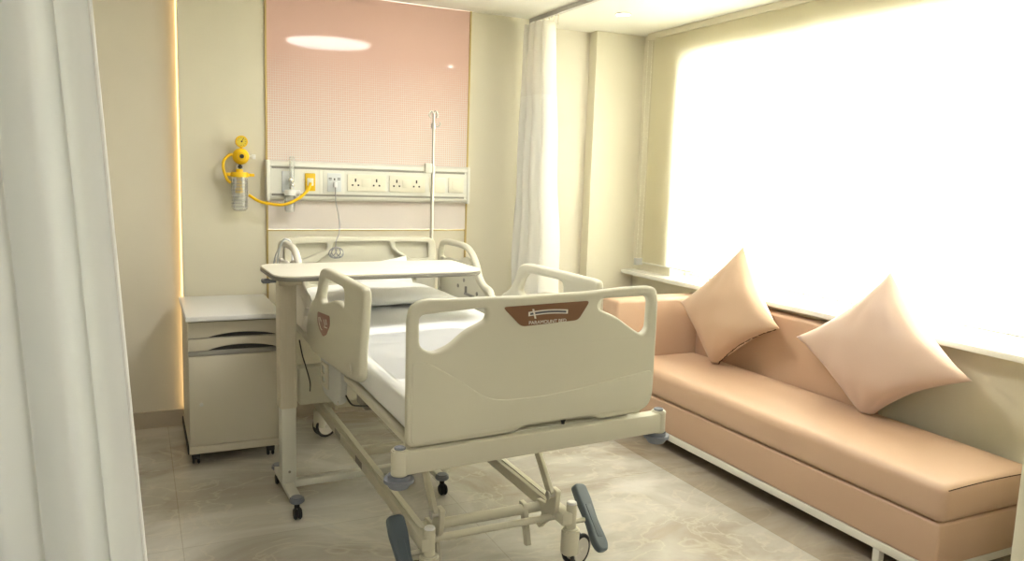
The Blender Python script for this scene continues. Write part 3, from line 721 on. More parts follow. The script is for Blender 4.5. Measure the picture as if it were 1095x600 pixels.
# side rails, foot half
near_out = [(3.350, 1.095), (3.310, 1.128), (3.240, 1.140), (3.150, 1.143), (2.660, 1.146), (2.618, 1.140), (2.612, 1.110), (2.640, 0.980), (2.660, 0.890), (2.655, 0.810), (2.700, 0.785), (2.862, 0.764), (3.068, 0.753), (3.447, 0.727), (3.600, 0.745), (3.630, 0.800), (3.600, 0.880), (3.510, 0.955), (3.440, 0.985), (3.385, 1.030)]
near_hole = [(3.215, 1.096), (2.935, 1.103), (2.893, 1.093), (2.893, 1.030), (2.973, 1.040), (3.077, 1.030), (3.200, 1.000), (3.290, 0.985), (3.325, 1.000), (3.290, 1.060), (3.250, 1.090)]
shield = [(3.398, 0.905), (3.380, 0.925), (3.130, 0.955), (3.125, 0.935), (3.150, 0.890), (3.235, 0.848), (3.330, 0.860), (3.385, 0.880)]
for x, s in ((0.715, -1), (1.665, 1)):
    bm = bmesh.new(); side_plate(bm, near_out, [near_hole], x, 0.034, 0.012)
    sr = build('side_rail', bm, M['ivory'], HB, angle=50)
    bm = bmesh.new(); side_plate(bm, [(3.360, 0.935), (3.130, 0.955), (3.128, 0.915), (3.190, 0.865), (3.250, 0.846), (3.315, 0.858), (3.365, 0.888)], [], x+s*0.0175, 0.004, 0.001, r=0.012)
    b2 = build('rail_badge', bm, M['badge_rose'], HB)
    bm = bmesh.new()
    for pts in ([(3.33, 0.915), (3.32, 0.890), (3.285, 0.872), (3.262, 0.872)], [(3.31, 0.918), (3.28, 0.905)], [(3.23, 0.922), (3.205, 0.905), (3.215, 0.898)], [(3.19, 0.93), (3.175, 0.91)], [(3.22, 0.892), (3.17, 0.898)]):
        tube(bm, [(x+s*0.0195, p[0], p[1]) for p in pts], 0.0022, seg=6)
    build('badge_mark', bm, M['badge_white'], b2)
    bm = bmesh.new(); cyl(bm, (x+s*0.015, 2.781, 0.818), (x+s*0.024, 2.781, 0.818), 0.024, seg=22, bev=.004); cyl(bm, (x+s*0.020, 2.74, 0.822), (x+s*0.021, 2.74, 0.822), 0.01, seg=14)
    build('release_button', bm, M['ivory'], HB)
    bm = bmesh.new(); side_plate(bm, [(3.45, 0.735), (3.06, 0.760), (3.08, 0.600), (3.16, 0.565), (3.38, 0.560), (3.45, 0.600)], [], x+(-s)*0.028, 0.030, 0.006)
    br_ = build('rail_bracket', bm, M['grey_bracket'], HB); br_['label'] = 'light grey bracket under side rail'
    bm = bmesh.new(); side_plate(bm, [(3.42, 0.70), (3.28, 0.71), (3.28, 0.60), (3.42, 0.59)], [[(3.40, 0.685), (3.345, 0.69), (3.345, 0.655), (3.40, 0.652)], [(3.40, 0.635), (3.345, 0.64), (3.345, 0.615), (3.40, 0.612)]], x+(-s)*0.0105, 0.006, 0.001, r=0.01, rh=0.004)
    build('bracket_cover', bm, M['ivory'], br_)
    bm = bmesh.new(); cyl(bm, (x-s*0.012, 3.10, 0.592), (x-s*0.008, 3.10, 0.592), 0.010, seg=12); build('bolt', bm, M['steel'], br_)

# side rails, head half: a bent hoop with a moulded panel below
hoop = [(4.430, 0.80), (4.435, 1.00), (4.425, 1.100), (4.375, 1.138), (4.22, 1.146), (4.04, 1.142), (3.950, 1.115), (3.885, 1.065), (3.830, 0.995), (3.765, 0.955), (3.690, 0.940), (3.655, 0.90)]
panel = [(4.39, 0.775), (4.395, 1.03), (4.30, 1.055), (4.14, 1.055), (4.03, 1.085), (3.96, 1.085), (3.89, 1.035), (3.835, 0.97), (3.76, 0.935), (3.68, 0.90), (3.68, 0.775)]
for x, s in ((0.715, -1), (1.665, 1)):
    bm = bmesh.new()
    P = spline([(x, y, z) for y, z in hoop], 6)
    tube(bm, P, 0.018, seg=14)
    side_plate(bm, panel, [], x, 0.026, 0.010)
    side_plate(bm, [(4.43, 0.86), (4.43, 1.05), (4.36, 1.05), (4.36, 0.86)], [], x, 0.022, 0.006)
    tube(bm, spline([(x, 3.655, 0.91), (x, 3.70, 0.86), (x, 3.74, 0.80)], 5), 0.018, seg=12)
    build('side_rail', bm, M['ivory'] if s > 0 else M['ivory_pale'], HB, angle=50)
    for y, z in ((4.018, 0.955), (4.107, 0.912), (3.830, 0.905)):
        bm = bmesh.new(); cyl(bm, (x-s*0.012, y, z), (x-s*0.017, y, z), 0.011, seg=12); build('rivet', bm, M['table_edge'], HB)
    bm = bmesh.new(); box(bm, x-s*0.020-0.006, x-s*0.020+0.006, 3.86, 3.99, 0.878, 0.890, .002); box(bm, x-s*0.018-0.005, x-s*0.018+0.005, 3.975, 3.99, 0.885, 0.925, .002); build('release_lever', bm, M['table_edge'], HB)

# mattress deck and frame
bm = bmesh.new()
for x0 in (0.742, 1.606): box(bm, x0, x0+0.036, 2.27, 4.39, 0.694, 0.716, .005)
for y0 in (2.27, 2.9, 3.55, 4.365): box(bm, 0.778, 1.606, y0, y0+0.03, 0.665, 0.699, .006)
build('deck_frame', bm, M['ivory_metal'], HB)
for y0, y1 in ((2.285, 2.83), (2.845, 3.23), (3.245, 3.54), (3.555, 4.40)):
    bm = bmesh.new(); box(bm, 0.779, 1.605, y0, min(y1, 4.385), 0.699, 0.7155, .004); build('deck_section', bm, M['ivory'], HB)
# foot end bar with corner bumpers
R35 = Matrix.Rotation(radians(FA), 3, 'Z')
bm = bmesh.new()
t = bmesh.new(); box(t, -0.487, 0.532, -0.034, 0.016, 0.644, 0.716, .006)
bmesh.ops.rotate(t, verts=t.verts, cent=(0, 0, 0), matrix=R35); bmesh.ops.translate(t, verts=t.verts, vec=(1.17, 2.2, 0)); merge(bm, t)
def fp(u, w, z): return Vector(FO)+Vector(FU)*u-fn*(-w)*-1*-1*0+fn*w+Vector((0, 0, z))
for u in (-0.478, 0.520): cyl(bm, fp(u, 0.009, 0.640), fp(u, 0.009, 0.722), 0.027, seg=24, bev=.004)
for u in (-0.33, 0.33): box(bm, 1.17+u-0.02, 1.17+u+0.02, 2.19, 2.30, 0.660, 0.700, .004)
build('foot_bar', bm, M['ivory_metal'], HB)
for u in (-0.478, 0.520):
    bm = bmesh.new(); cyl(bm, fp(u, 0.009, 0.7215), fp(u, 0.009, 0.727), 0.017, seg=20, bev=.002); torus(bm, fp(u, 0.009, 0.725), (0, 0, 1), 0.014, 0.004, seg=20, sec=8); build('socket_plug', bm, M['bumper'], HB)
    bm = bmesh.new(); cyl(bm, fp(u, 0.004, 0.606), fp(u, 0.004, 0.640), 0.046, seg=36, bev=.012); cyl(bm, fp(u, 0.004, 0.600), fp(u, 0.004, 0.61), 0.030, seg=24); build('bumper_roller', bm, M['bumper'], HB)
for u in (-0.375, 0.12):
    bm = bmesh.new(); cyl(bm, fp(u, -0.012, 0.712), fp(u, -0.012, 0.728), 0.006, seg=10); sphere(bm, fp(u, -0.012, 0.731), 0.010, seg=10); build('lock_pin', bm, M['dark'], HB)
bm = bmesh.new(); cyl(bm, (0.815, 2.34, 0.655), (0.815, 2.34, 0.69), 0.026, seg=20, bev=.006); build('end_stop', bm, M['dark'], HB)
# head end corner bumpers
for x in (0.73, 1.62):
    bm = bmesh.new(); cyl(bm, (x, 4.485, 0.60), (x, 4.485, 0.636), 0.050, seg=28, bev=.01); build('bumper_roller', bm, M['bumper'], HB)
bm = bmesh.new(); box(bm, 0.70, 1.65, 4.445, 4.49, 0.640, 0.70, .006); build('head_bar', bm, M['ivory_metal'], HB)

# wheeled base
bm = bmesh.new()
for x in (0.915, 1.495): box(bm, x-0.026, x+0.026, 2.50, 4.40, 0.190, 0.240, .006)
box(bm, 0.93, 1.48, 4.30, 4.36, 0.195, 0.240, .006)
box(bm, 0.93, 1.48, 3.5, 3.55, 0.195, 0.235, .006)
build('base_frame', bm, M['ivory_metal'], HB)
# channel lips and slot along the side beams
for x in (0.915, 1.495):
    bm = bmesh.new(); box(bm, x-0.006, x+0.006, 2.58, 4.25, 0.2405, 0.2445); build('beam_ridge', bm, M['ivory'], HB, smooth=False)
for y in (3.33, 3.75):
    bm = bmesh.new(); box(bm, 0.8868, 0.8888, y, y+0.11, 0.200, 0.230, .0005); build('warning_sticker', bm, M['table_edge'] if y < 3.5 else M['groove'], HB, smooth=False)
# head end gearbox cover
bm = bmesh.new(); box(bm, 0.775, 1.62, 4.22, 4.30, 0.255, 0.470, .012, 3); build('end_cover', bm, M['ivory'], HB)
# torsion tubes
bm = bmesh.new(); cyl(bm, (0.93, 2.672, 0.205), (1.48, 2.672, 0.205), 0.021, seg=18); build('torsion_tube', bm, M['ivory_metal'], HB)
bm = bmesh.new(); cyl(bm, (0.93, 2.565, 0.205), (1.48, 2.565, 0.205), 0.0135, seg=16); build('cross_tube', bm, M['ivory_metal'], HB)
# lifting links
for x in (0.955, 1.440):
    bm = bmesh.new()
    plate(bm, round_poly([(2.905, 0.668), (2.860, 0.668), (2.530, 0.318), (2.560, 0.292)], 0.012, 4), [], 0.018, .003, frame((x, 0, 0), (0, 1, 0), (0, 0, 1)))
    build('lift_link', bm, M['ivory_metal'], HB)
    bm = bmesh.new()
    plate(bm, round_poly([(2.573, 0.330), (2.520, 0.330), (2.535, 0.235), (2.580, 0.190), (2.665, 0.115), (2.690, 0.130), (2.640, 0.190), (2.695, 0.210), (2.690, 0.235), (2.615, 0.240)], 0.012, 4), [], 0.020, .003, frame((x+0.021, 0, 0), (0, 1, 0), (0, 0, 1)))
    build('crank', bm, M['ivory_metal'], HB)
    bm = bmesh.new(); cyl(bm, (x-0.014, 2.546, 0.308), (x+0.038, 2.546, 0.308), 0.011, seg=14); cyl(bm, (x-0.018, 2.546, 0.308), (x-0.013, 2.546, 0.308), 0.018, seg=16, bev=.001); build('pivot_pin', bm, M['steel'], HB)
bm = bmesh.new(); plate(bm, round_poly([(2.70, 0.235), (2.66, 0.235), (2.61, 0.075), (2.64, 0.065)], 0.010, 4), [], 0.020, .003, frame((1.385, 0, 0), (0, 1, 0), (0, 0, 1))); build('actuator_lug', bm, M['ivory_metal'], HB)
bm = bmesh.new(); plate(bm, round_poly([(2.70, 0.240), (2.66, 0.240), (2.60, 0.080), (2.63, 0.070)], 0.010, 4), [], 0.014, .003, frame((1.000, 0, 0), (0, 1, 0), (0, 0, 1))); build('actuator_lug', bm, M['ivory_metal'], HB)
# head end lift links, farther back
for x in (0.955, 1.440):
    bm = bmesh.new(); plate(bm, round_poly([(4.10, 0.665), (4.06, 0.665), (4.12, 0.24), (4.16, 0.24)], 0.012, 4), [], 0.018, .003, frame((x, 0, 0), (0, 1, 0), (0, 0, 1))); build('lift_link', bm, M['ivory_metal'], HB)
# casters with brake pedals
def caster(x, y, turn, off=0.045):
    bm = bmesh.new(); cyl(bm, (x, y, 0.165), (x, y, 0.272), 0.021, seg=24, bev=.005); cyl(bm, (x, y, 0.060), (x, y, 0.168), 0.036, seg=28, bev=.006)
    build('caster_housing', bm, M['ivory_metal'], HB)
    bm = bmesh.new(); cyl(bm, (x, y, 0.268), (x, y, 0.277), 0.0215, 0.018, seg=20, bev=.002); build('post_cap', bm, M['white_laminate'], HB)
    bm = bmesh.new(); a = radians(turn); ax = Vector((cos(a), sin(a), 0)); c = Vector((x, y, 0.066))+Vector((-sin(a), cos(a), 0))*off
    for s in (-1, 1):
        p = c+ax*s*0.020
        torus(bm, p, ax, 0.057, 0.009, seg=36, sec=10)
    w = build('caster_wheel', bm, M['rubber'], HB)
    bm = bmesh.new()
    for s in (-1, 1):
        p = c+ax*s*0.020; cyl(bm, p-ax*0.008, p+ax*0.008, 0.052, seg=30, bev=.003)
    cyl(bm, c-ax*0.032, c+ax*0.032, 0.010, seg=12)
    build('wheel_cover', bm, M['ivory_pale'], w)
def pedal(x, y0, z0, y1, z1, tilt=0.0):
    # slate foot pedal: waisted slab with rounded ends running along y
    d = Vector((0, y1-y0, z1-z0)); L = d.length
    out = [(-0.034, 0.0), (-0.037, 0.06), (-0.031, 0.12), (-0.028, L*0.55), (-0.034, L*0.75), (-0.036, L-0.03), (-0.020, L), (0.020, L), (0.036, L-0.03), (0.034, L*0.75), (0.028, L*0.55), (0.031, 0.12), (0.037, 0.06), (0.034, 0.0), (0.018, -0.010), (-0.018, -0.010)]
    ux = Vector((-cos(tilt), 0, 0))+d.normalized().cross(Vector((1, 0, 0)))*sin(tilt)
    m = frame((x, y0, z0), ux, d)
    bm = bmesh.new(); plate(bm, round_poly(out, 0.015, 4), [], 0.034, 0.010, m, bres=3)
    t = bmesh.new(); box(t, -0.015, 0.015, L*0.30, L*0.80, 0.012, 0.0195, .003)
    bmesh.ops.transform(t, matrix=m, verts=t.verts); merge(bm, t)
    p = build('brake_pedal', bm, M['slate'], HB); p['label'] = 'slate blue brake pedal'
def pedal_arm(x0, x1, y, z):
    bm = bmesh.new(); cyl(bm, (x0, y, z), (x1, y, z), 0.010, seg=12); build('pedal_axle', bm, M['ivory_metal'], HB)
caster(0.925, 2.52, 60); caster(1.520, 2.52, -65)
pedal(1.635, 2.665, 0.265, 2.455, 0.075, 0.3); pedal_arm(1.53, 1.612, 2.56, 0.170)
pedal(0.835, 2.655, 0.265, 2.445, 0.075, -0.1); pedal_arm(0.85, 0.92, 2.55, 0.170)
caster(0.925, 4.40, -75, 0.03); caster(1.495, 4.40, 80, 0.03)
# loose control cables under the deck
bm = bmesh.new()
tube(bm, spline([(0.745, 4.05, 0.66), (0.742, 3.95, 0.60), (0.745, 3.88, 0.56), (0.750, 3.80, 0.50), (0.76, 3.85, 0.44)], 8), 0.0035, seg=8)
tube(bm, spline([(0.75, 3.10, 0.64), (0.76, 3.02, 0.61), (0.765, 2.92, 0.63), (0.77, 2.80, 0.665)], 8), 0.0035, seg=8)
build('cable', bm, M['dark'], HB)
bm = bmesh.new(); box(bm, 0.79, 0.86, 2.93, 3.06, 0.60, 0.66, .015, 3); build('actuator_motor', bm, M['table_edge'], HB)

# ------------------------------------------------------------------ mattress and bed pillows
def soft_box(bm, x0, x1, y0, y1, z0, z1, r, nx, ny, puff=0.0, noise=0.0, seed=0):
    t = bmesh.new(); rr = random.Random(seed)
    bmesh.ops.create_cube(t, size=1)
    for v in t.verts: v.co = Vector(((x0+x1)/2+v.co.x*(x1-x0), (y0+y1)/2+v.co.y*(y1-y0), (z0+z1)/2+v.co.z*(z1-z0)))
    bmesh.ops.bevel(t, geom=t.edges[:], offset=r, segments=4, profile=0.5, affect='EDGES')
    for ax, lo, hi, n in ((0, x0+r, x1-r, nx), (1, y0+r, y1-r, ny)):
        for i in range(1, n):
            co = [0, 0, 0]; co[ax] = lo+(hi-lo)*i/n; no = [0, 0, 0]; no[ax] = 1
            bmesh.ops.bisect_plane(t, geom=t.verts[:]+t.edges[:]+t.faces[:], plane_co=co, plane_no=no)
    from mathutils import noise as N
    for v in t.verts:
        u = (v.co.x-x0)/(x1-x0); w = (v.co.y-y0)/(y1-y0)
        k = max(0, (v.co.z-z0)/(z1-z0)-0.3)/0.7
        v.co.z += puff*k*(1-(2*u-1)**4)*(1-(2*w-1)**6)
        if noise:
            v.co.z += noise*k*N.noise(Vector((v.co.x*3.1+seed, v.co.y*4.3, 0.3)))
            v.co.x += noise*0.5*N.noise(Vector((v.co.y*5.0, v.co.z*9.0, seed+3.0)))
    merge(bm, t)
mt = thing('mattress', 'white sheet-covered mattress lying on the hospital bed', 'mattress', (1.19, 3.33, 0.7165))
bm = bmesh.new(); soft_box(bm, 0.755, 1.618, 2.265, 4.385, 0.7165, 0.845, 0.035, 14, 34, 0.004, 0.008, 3); build('sheet', bm, M['sheet'], mt, angle=80)
# rumple of the sheet near the foot
bm = bmesh.new()
t = bmesh.new(); NX, NYY = 36, 30
from mathutils import noise as NZ_
g = []
for i in range(NYY+1):
    row = []
    for j in range(NX+1):
        u = j/NX; w = i/NYY
        x = 0.785+0.81*u; y = 2.50+0.70*w+0.05*sin(3*u)
        ed = min(1, 6*min(u, 1-u))*min(1, 5*min(w, 1-w))
        h = abs(sin(7.5*w+2.2*u+1.5*NZ_.noise(Vector((u*3, w*3, 1)))))**3
        z = 0.8485+ed*(0.006+0.013*h+0.008*NZ_.noise(Vector((u*5, w*6, 4))))
        row.append(t.verts.new((x, y, z)))
    g.append(row)
for i in range(NYY):
    for j in range(NX): t.faces.new((g[i][j], g[i][j+1], g[i+1][j+1], g[i+1][j]))
bmesh.ops.solidify(t, geom=t.faces[:], thickness=0.004)
merge(bm, t); build('sheet_fold', bm, M['sheet'], mt, angle=80)

def bed_pillow(center, w, h, th, R, name_mat, seed, flap=True):
    """soft rectangular pillow: local x width, y height, z thickness"""
    t = bmesh.new(); n = 26; top = []; bot = []
    for i in range(n+1):
        a = []; b = []
        for j in range(n+1):
            u = -1+2*j/n; v = -1+2*i/n
            e = (max(0, 1-abs(u)**2.6)*max(0, 1-abs(v)**2.6))**0.55
            pin = 1-0.07*(1-abs(u)**2)*abs(v)**3-0.0
            pin2 = 1-0.07*(1-abs(v)**2)*abs(u)**3
            x = u*w/2*pin2; y = v*h/2*pin
            nz = NZ_.noise(Vector((u*2.2+seed, v*2.6, seed)))*0.18
            a.append(t.verts.new((x, y, th/2*e*(1+nz)+0.002)))
            b.append(t.verts.new((x, y, -th/2*e*(1-nz)*0.8-0.002)))
        top.append(a); bot.append(b)
    for i in range(n):
        for j in range(n):
            t.faces.new((top[i][j], top[i][j+1], top[i+1][j+1], top[i+1][j]))
            t.faces.new((bot[i][j], bot[i+1][j], bot[i+1][j+1], bot[i][j+1]))
    edge = [(0, j) for j in range(n)]+[(i, n) for i in range(n)]+[(n, n-j) for j in range(n)]+[(n-i, 0) for i in range(n)]
    for k in range(len(edge)):
        i, j = edge[k]; i2, j2 = edge[(k+1) % len(edge)]
        t.faces.new((top[i][j], bot[i][j], bot[i2][j2], top[i2][j2]))
    bmesh.ops.recalc_face_normals(t, faces=t.faces)
    m = R.to_4x4(); m.translation = Vector(center)
    bmesh.ops.transform(t, matrix=m, verts=t.verts)
    return t
def put_pillow(name, label, cat, center, w, h, th, R, m, seed, group=None):
    bm = bmesh.new(); merge(bm, bed_pillow(center, w, h, th, R, m, seed))
    o = build(name, bm, m, angle=80); recentre(o, center); tag(o, label, cat, group); return o
put_pillow('bed_pillow', 'flat white pillow lying on the mattress at the head end', 'pillow', (1.13, 3.985, 0.898), 0.76, 0.48, 0.10, RZ(3), M['pillow'], 1, 'white bed pillows')
put_pillow('bed_pillow', 'white pillow with pointed corner propped against the headboard', 'pillow', (1.26, 4.300, 0.940), 0.36, 0.22, 0.09, Matrix.Rotation(radians(62), 3, 'X') @ Matrix.Rotation(radians(9), 3, 'Z'), M['pillow'], 5, 'white bed pillows')

# ------------------------------------------------------------------ overbed table
TA = 1.5
ot = thing('overbed_table', 'wheeled overbed table with long cream top reaching across the bed', 'overbed table', (0.60, 3.58, 0))
TC = Vector((0.60, 3.58, 0)); TR = Matrix.Rotation(radians(TA), 3, 'Z')
def tbm(fill):
    bm = bmesh.new(); fill(bm); bmesh.ops.rotate(bm, verts=bm.verts, cent=(0, 0, 0), matrix=TR); bmesh.ops.translate(bm, verts=bm.verts, vec=TC); return bm
topo = round_poly([(-0.085, -0.235), (0.82, -0.235), (0.900, -0.170), (0.905, 0.235), (-0.085, 0.235)], [0.10, 0.06, 0.08, 0.05, 0.10], 8)
def f(bm): plate(bm, topo, [], 0.008, 0.002, frame((0, 0, 1.090), (1, 0, 0), (0, 1, 0)))
build('tabletop', tbm(f), M['table_white'], ot)
tope = round_poly([(-0.087, -0.237), (0.82, -0.237), (0.902, -0.171), (0.907, 0.237), (-0.087, 0.237)], [0.10, 0.06, 0.08, 0.05, 0.10], 8)
def f(bm): plate(bm, tope, [], 0.016, 0.003, frame((0, 0, 1.0775), (1, 0, 0), (0, 1, 0)))
build('edge_band', tbm(f), M['table_edge'], ot)
def f(bm):
    box(bm, -0.03, 0.74, -0.045, -0.015, 1.045, 1.069, .004); box(bm, -0.03, 0.74, 0.015, 0.045, 1.045, 1.069, .004); box(bm, -0.045, 0.06, -0.07, 0.07, 1.030, 1.0689, .004)
build('support_rail', tbm(f), M['table_column'], ot)
def f(bm):
    box(bm, -0.038, 0.038, -0.045, 0.045, 0.455, 1.0305, .006)
    for k in range(5): box(bm, -0.030+k*0.0135, -0.024+k*0.0135, -0.0475, -0.044, 0.456, 1.028)
build('outer_column', tbm(f), M['table_column'], ot)
def f(bm): box(bm, -0.030, 0.036, -0.036, 0.036, 0.085, 0.456, .005)
build('inner_column', tbm(f), M['table_inner'], ot)
def f(bm): cyl(bm, (0.004, -0.0365, 0.150), (0.004, -0.040, 0.150), 0.006, seg=12)
build('screw', tbm(f), M['table_edge'], ot)
def f(bm):
    box(bm, -0.024, 0.024, -0.22, 0.22, 0.066, 0.096, .006); box(bm, 0.675, 0.715, -0.22, 0.22, 0.066, 0.096, .006); box(bm, 0.024, 0.675, -0.024, 0.024, 0.064, 0.098, .006)
build('base_frame', tbm(f), M['table_inner'], ot)
for x in (0.0, 0.695):
    for y in (-0.215, 0.215):
        def f(bm): cyl(bm, (x, y, 0.074), (x, y, 0.100), 0.034, 0.031, seg=26, bev=.006)
        build('caster_cap', tbm(f), M['bumper'], ot)
        def f(bm):
            cyl(bm, (x, y, 0.05), (x, y, 0.076), 0.012, seg=12)
            for s in (-1, 1): cyl(bm, (x+s*0.010-0.007, y-0.012, 0.027), (x+s*0.010+0.007, y-0.012, 0.027), 0.027, seg=24, bev=.005)
        build('caster', tbm(f), M['rubber'], ot)
def f(bm):
    box(bm, -0.085, -0.036, -0.012, 0.012, 1.036, 1.048, .003); box(bm, -0.105, -0.070, -0.016, 0.030, 1.034, 1.052, .005)
build('height_lever', tbm(f), M['bumper'], ot)

# ------------------------------------------------------------------ drip stand on the bed corner
iv = thing('drip_pole', 'slim metal drip pole with hooks standing at the bed head', 'drip pole', (1.636, 4.53, 0.646))
bm = bmesh.new(); cyl(bm, (1.636, 4.53, 0.646), (1.636, 4.53, 1.56), 0.0105, seg=16); build('lower_pole', bm, M['steel'], iv)
bm = bmesh.new(); box(bm, 1.614, 1.658, 4.4905, 4.552, 0.655, 0.695, .004); build('pole_bracket', bm, M['table_inner'], iv)
bm = bmesh.new(); cyl(bm, (1.636, 4.53, 1.54), (1.636, 4.53, 1.90), 0.0065, seg=14); build('upper_pole', bm, M['steel'], iv)
bm = bmesh.new(); box(bm, 1.585, 1.628, 4.512, 4.548, 1.545, 1.605, .004); cyl(bm, (1.636, 4.53, 1.545), (1.636, 4.53, 1.59), 0.016, seg=16, bev=.002); build('clamp', bm, M['table_inner'], iv)
bm = bmesh.new(); cyl(bm, (1.636, 4.53, 1.815), (1.636, 4.53, 1.845), 0.014, seg=14, bev=.002); tube(bm, spline([(1.636, 4.53, 1.83), (1.662, 4.52, 1.828), (1.674, 4.515, 1.842), (1.670, 4.515, 1.855)], 5), 0.003, seg=8); build('hook_collar', bm, M['steel'], iv)
for a in (0.3, 1.87, 3.44, 5.0):
    c, s = cos(a), sin(a)
    bm = bmesh.new(); tube(bm, spline([(1.636, 4.53, 1.895), (1.636+0.012*c, 4.53+0.012*s, 1.918), (1.636+0.028*c, 4.53+0.028*s, 1.912), (1.636+0.034*c, 4.53+0.034*s, 1.892), (1.636+0.024*c, 4.53+0.024*s, 1.880)], 5), 0.003, seg=8); build('hook', bm, M['steel'], iv)

# call cord draped over the left head rail
bm = bmesh.new()
tube(bm, spline([(0.665, 4.40, 0.95), (0.672, 4.36, 1.05), (0.690, 4.32, 1.12), (0.715, 4.28, 1.170), (0.745, 4.27, 1.13), (0.752, 4.27, 1.02), (0.750, 4.27, 0.92)], 8), 0.0055, seg=10)
tube(bm, spline([(0.672, 4.30, 0.95), (0.678, 4.28, 1.08), (0.695, 4.26, 1.15), (0.718, 4.25, 1.170), (0.742, 4.25, 1.14), (0.748, 4.24, 1.00)], 8), 0.0055, seg=10)
o = build('call_cord', bm, M['white_cable']); recentre(o, (0.71, 4.3, 1.0))
tag(o, 'pale grey cord looped over the left rail at the bed head', 'cord')

# ------------------------------------------------------------------ sofa
SF = thing('sofa', 'long peach leatherette day bed sofa under the window', 'sofa', (3.0, 2.9, 0))
bm = bmesh.new()
box(bm, 2.70, 2.735, 1.80, 4.13, 0.075, 0.112, .003); box(bm, 3.23, 3.265, 1.80, 4.13, 0.075, 0.112, .003)
for y in (1.80, 2.95, 4.10): box(bm, 2.735, 3.23, y, y+0.035, 0.076, 0.111, .003)
build('frame', bm, M['white_metal'], SF)
for x in (2.715, 3.25):
    for y in (2.05, 3.86):
        bm = bmesh.new(); box(bm, x-0.014, x+0.018, y-0.016, y+0.016, 0.008, 0.0755, .002); l = build('leg', bm, M['white_metal'], SF)
        bm = bmesh.new(); cyl(bm, (x+0.002, y, 0.0), (x+0.002, y, 0.009), 0.013, seg=16); build('glide', bm, M['rubber'], l)
bm = bmesh.new(); soft_box(bm, 2.702, 3.262, 1.79, 3.965, 0.112, 0.292, 0.012, 4, 8); build('seat_base', bm, M['sofa'], SF)
bm = bmesh.new(); soft_box(bm, 2.690, 3.270, 1.775, 3.962, 0.294, 0.445, 0.036, 8, 16, 0.016); sc_ = build('seat_cushion', bm, M['sofa'], SF, angle=60)
bm = bmesh.new()
tube(bm, [(2.716+0.53*k/14, 1.7800, 0.4300+0.006*sin(pi*k/14)) for k in range(15)], 0.0022, seg=6)
build('seam', bm, M['thread'], sc_)
bm = bmesh.new(); soft_box(bm, 3.272, 3.388, 2.63, 3.968, 0.112, 0.815, 0.018, 2, 10, 0.0); build('backrest', bm, M['sofa'], SF, angle=60)
bm = bmesh.new(); soft_box(bm, 2.655, 3.388, 3.970, 4.145, 0.112, 0.805, 0.022, 6, 3, 0.0); build('armrest', bm, M['sofa'], SF, angle=60)

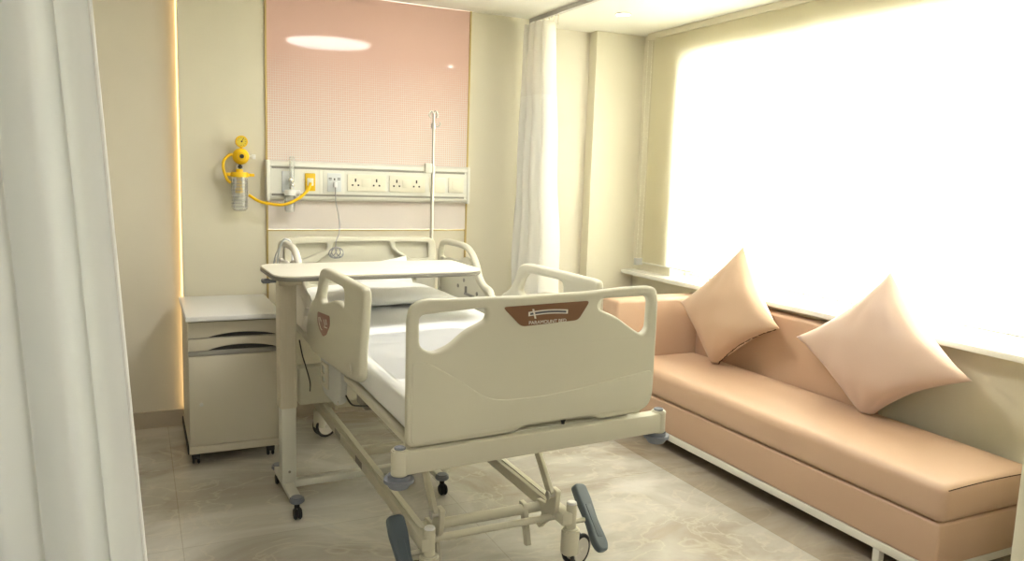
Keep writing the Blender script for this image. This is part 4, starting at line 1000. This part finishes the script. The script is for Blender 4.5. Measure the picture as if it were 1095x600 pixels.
# scatter cushions standing on a corner
def scatter(label, B, T, L, Rr, th, m, seed, seam):
    B, T, L, Rr = map(Vector, (B, T, L, Rr))
    nrm = ((Rr-L).cross(T-B)).normalized()
    t = bmesh.new(); n = 30; F_ = []; Bk = []
    def pt(u, v):       # bilinear between the four corners: B(0,0) R(1,0) T(1,1) L(0,1)
        # sides bow inwards between the corners
        p = B*(1-u)*(1-v)+Rr*u*(1-v)+T*u*v+L*(1-u)*v
        c = (B+T+L+Rr)/4
        U, V = 2*u-1, 2*v-1
        k = 0.15*((1-U*U)*V*V*abs(V)+(1-V*V)*U*U*abs(U))
        return p+(c-p)*k
    for i in range(n+1):
        a = []; b = []
        for j in range(n+1):
            u = j/n; v = i/n; U, V = 2*u-1, 2*v-1
            e = max(0, (1-U*U)*(1-V*V))**0.42
            nz = NZ_.noise(Vector((U*1.8+seed, V*1.8, seed*1.7)))*0.14
            # creases fanning from the corners
            cr = 0.045*sin(14*math.atan2(V+1.001, U+1.001))*max(0, 1-((U+1)**2+(V+1)**2)/1.2)
            cr += 0.06*sin(16*math.atan2(V-1.001, 1.001-U)+1)*max(0, 1-((U-1)**2+(V-1)**2)/1.4)
            p = pt(u, v)
            a.append(t.verts.new(p+nrm*(th/2*e*(1+nz+cr)+0.0015)))
            b.append(t.verts.new(p-nrm*(th/2*e*(1-nz)+0.0015)))
        F_.append(a); Bk.append(b)
    for i in range(n):
        for j in range(n):
            t.faces.new((F_[i][j], F_[i][j+1], F_[i+1][j+1], F_[i+1][j])); t.faces.new((Bk[i][j], Bk[i+1][j], Bk[i+1][j+1], Bk[i][j+1]))
    edge = [(0, j) for j in range(n)]+[(i, n) for i in range(n)]+[(n, n-j) for j in range(n)]+[(n-i, 0) for i in range(n)]
    for k in range(len(edge)):
        i, j = edge[k]; i2, j2 = edge[(k+1) % len(edge)]
        t.faces.new((F_[i][j], Bk[i][j], Bk[i2][j2], F_[i2][j2]))
    for v in t.verts:      # the lower corner is squashed where it stands
        if v.co.z < 0.464: v.co.z = 0.464+0.12*(v.co.z-0.464)*0
    bmesh.ops.recalc_face_normals(t, faces=t.faces)
    bm = bmesh.new(); merge(bm, t)
    o = thing('scatter_cushion', label, 'cushion', (B.x, B.y, 0.464), 'peach cushions on the sofa')
    build('cover', bm, m, o, angle=80)
    if seam:
        bm = bmesh.new(); rr = random.Random(3)
        pts = [pt(0.03+0.94*k/60, 0.0)+nrm*rr.uniform(-0.004, 0.004)+Vector((0, 0, rr.uniform(-0.003, 0.003))) for k in range(61)]
        for p in pts: p.z = max(p.z, 0.468)
        tube(bm, pts, 0.0032, seg=6); build('zip_seam', bm, M['thread'], o)
    return o
scatter('peach cushion standing on its corner at the far end of the sofa', (3.125, 3.60, 0.425), (3.190, 3.490, 1.185), (3.120, 3.945, 0.783), (3.110, 3.080, 0.778), 0.20, M['cushion_a'], 2.0, True)
scatter('large blush cushion standing on its corner at the near end of the sofa', (3.160, 2.535, 0.420), (3.215, 2.510, 1.155), (3.130, 2.975, 0.752), (3.150, 2.020, 0.755), 0.22, M['cushion_b'], 6.0, False)

# ------------------------------------------------------------------ sky, camera, view
w = bpy.data.worlds.new('sky'); C.world = w; w.use_nodes = True
bg = w.node_tree.nodes['Background']; bg.inputs['Color'].default_value = (1.0, 0.99, 0.965, 1); bg.inputs['Strength'].default_value = 13.0

f_px, yaw, pitch, roll = 830.0, 0.452083491, 0.134755026, 0.0333366612
fwd = Vector((sin(yaw)*cos(pitch), cos(yaw)*cos(pitch), -sin(pitch)))
rt = Vector((cos(yaw), -sin(yaw), 0)); up = rt.cross(fwd)
r2 = rt*cos(roll)+up*sin(roll); u2 = up*cos(roll)-rt*sin(roll)
cam = bpy.data.cameras.new('camera'); co = bpy.data.objects.new('camera', cam); COL.objects.link(co)
mm = Matrix((r2, u2, -fwd)).transposed().to_4x4(); mm.translation = (0, 0, 1.55); co.matrix_world = mm
cam.sensor_fit = 'HORIZONTAL'; cam.sensor_width = 36.0; cam.lens = 36.0*f_px/1095.0; cam.clip_start = 0.02
C.camera = co
C.view_settings.view_transform = 'Standard'
try: C.view_settings.look = 'None'
except Exception: pass
C.view_settings.gamma = 1.0; C.view_settings.use_curve_mapping = False
C.view_settings.exposure = 0.95
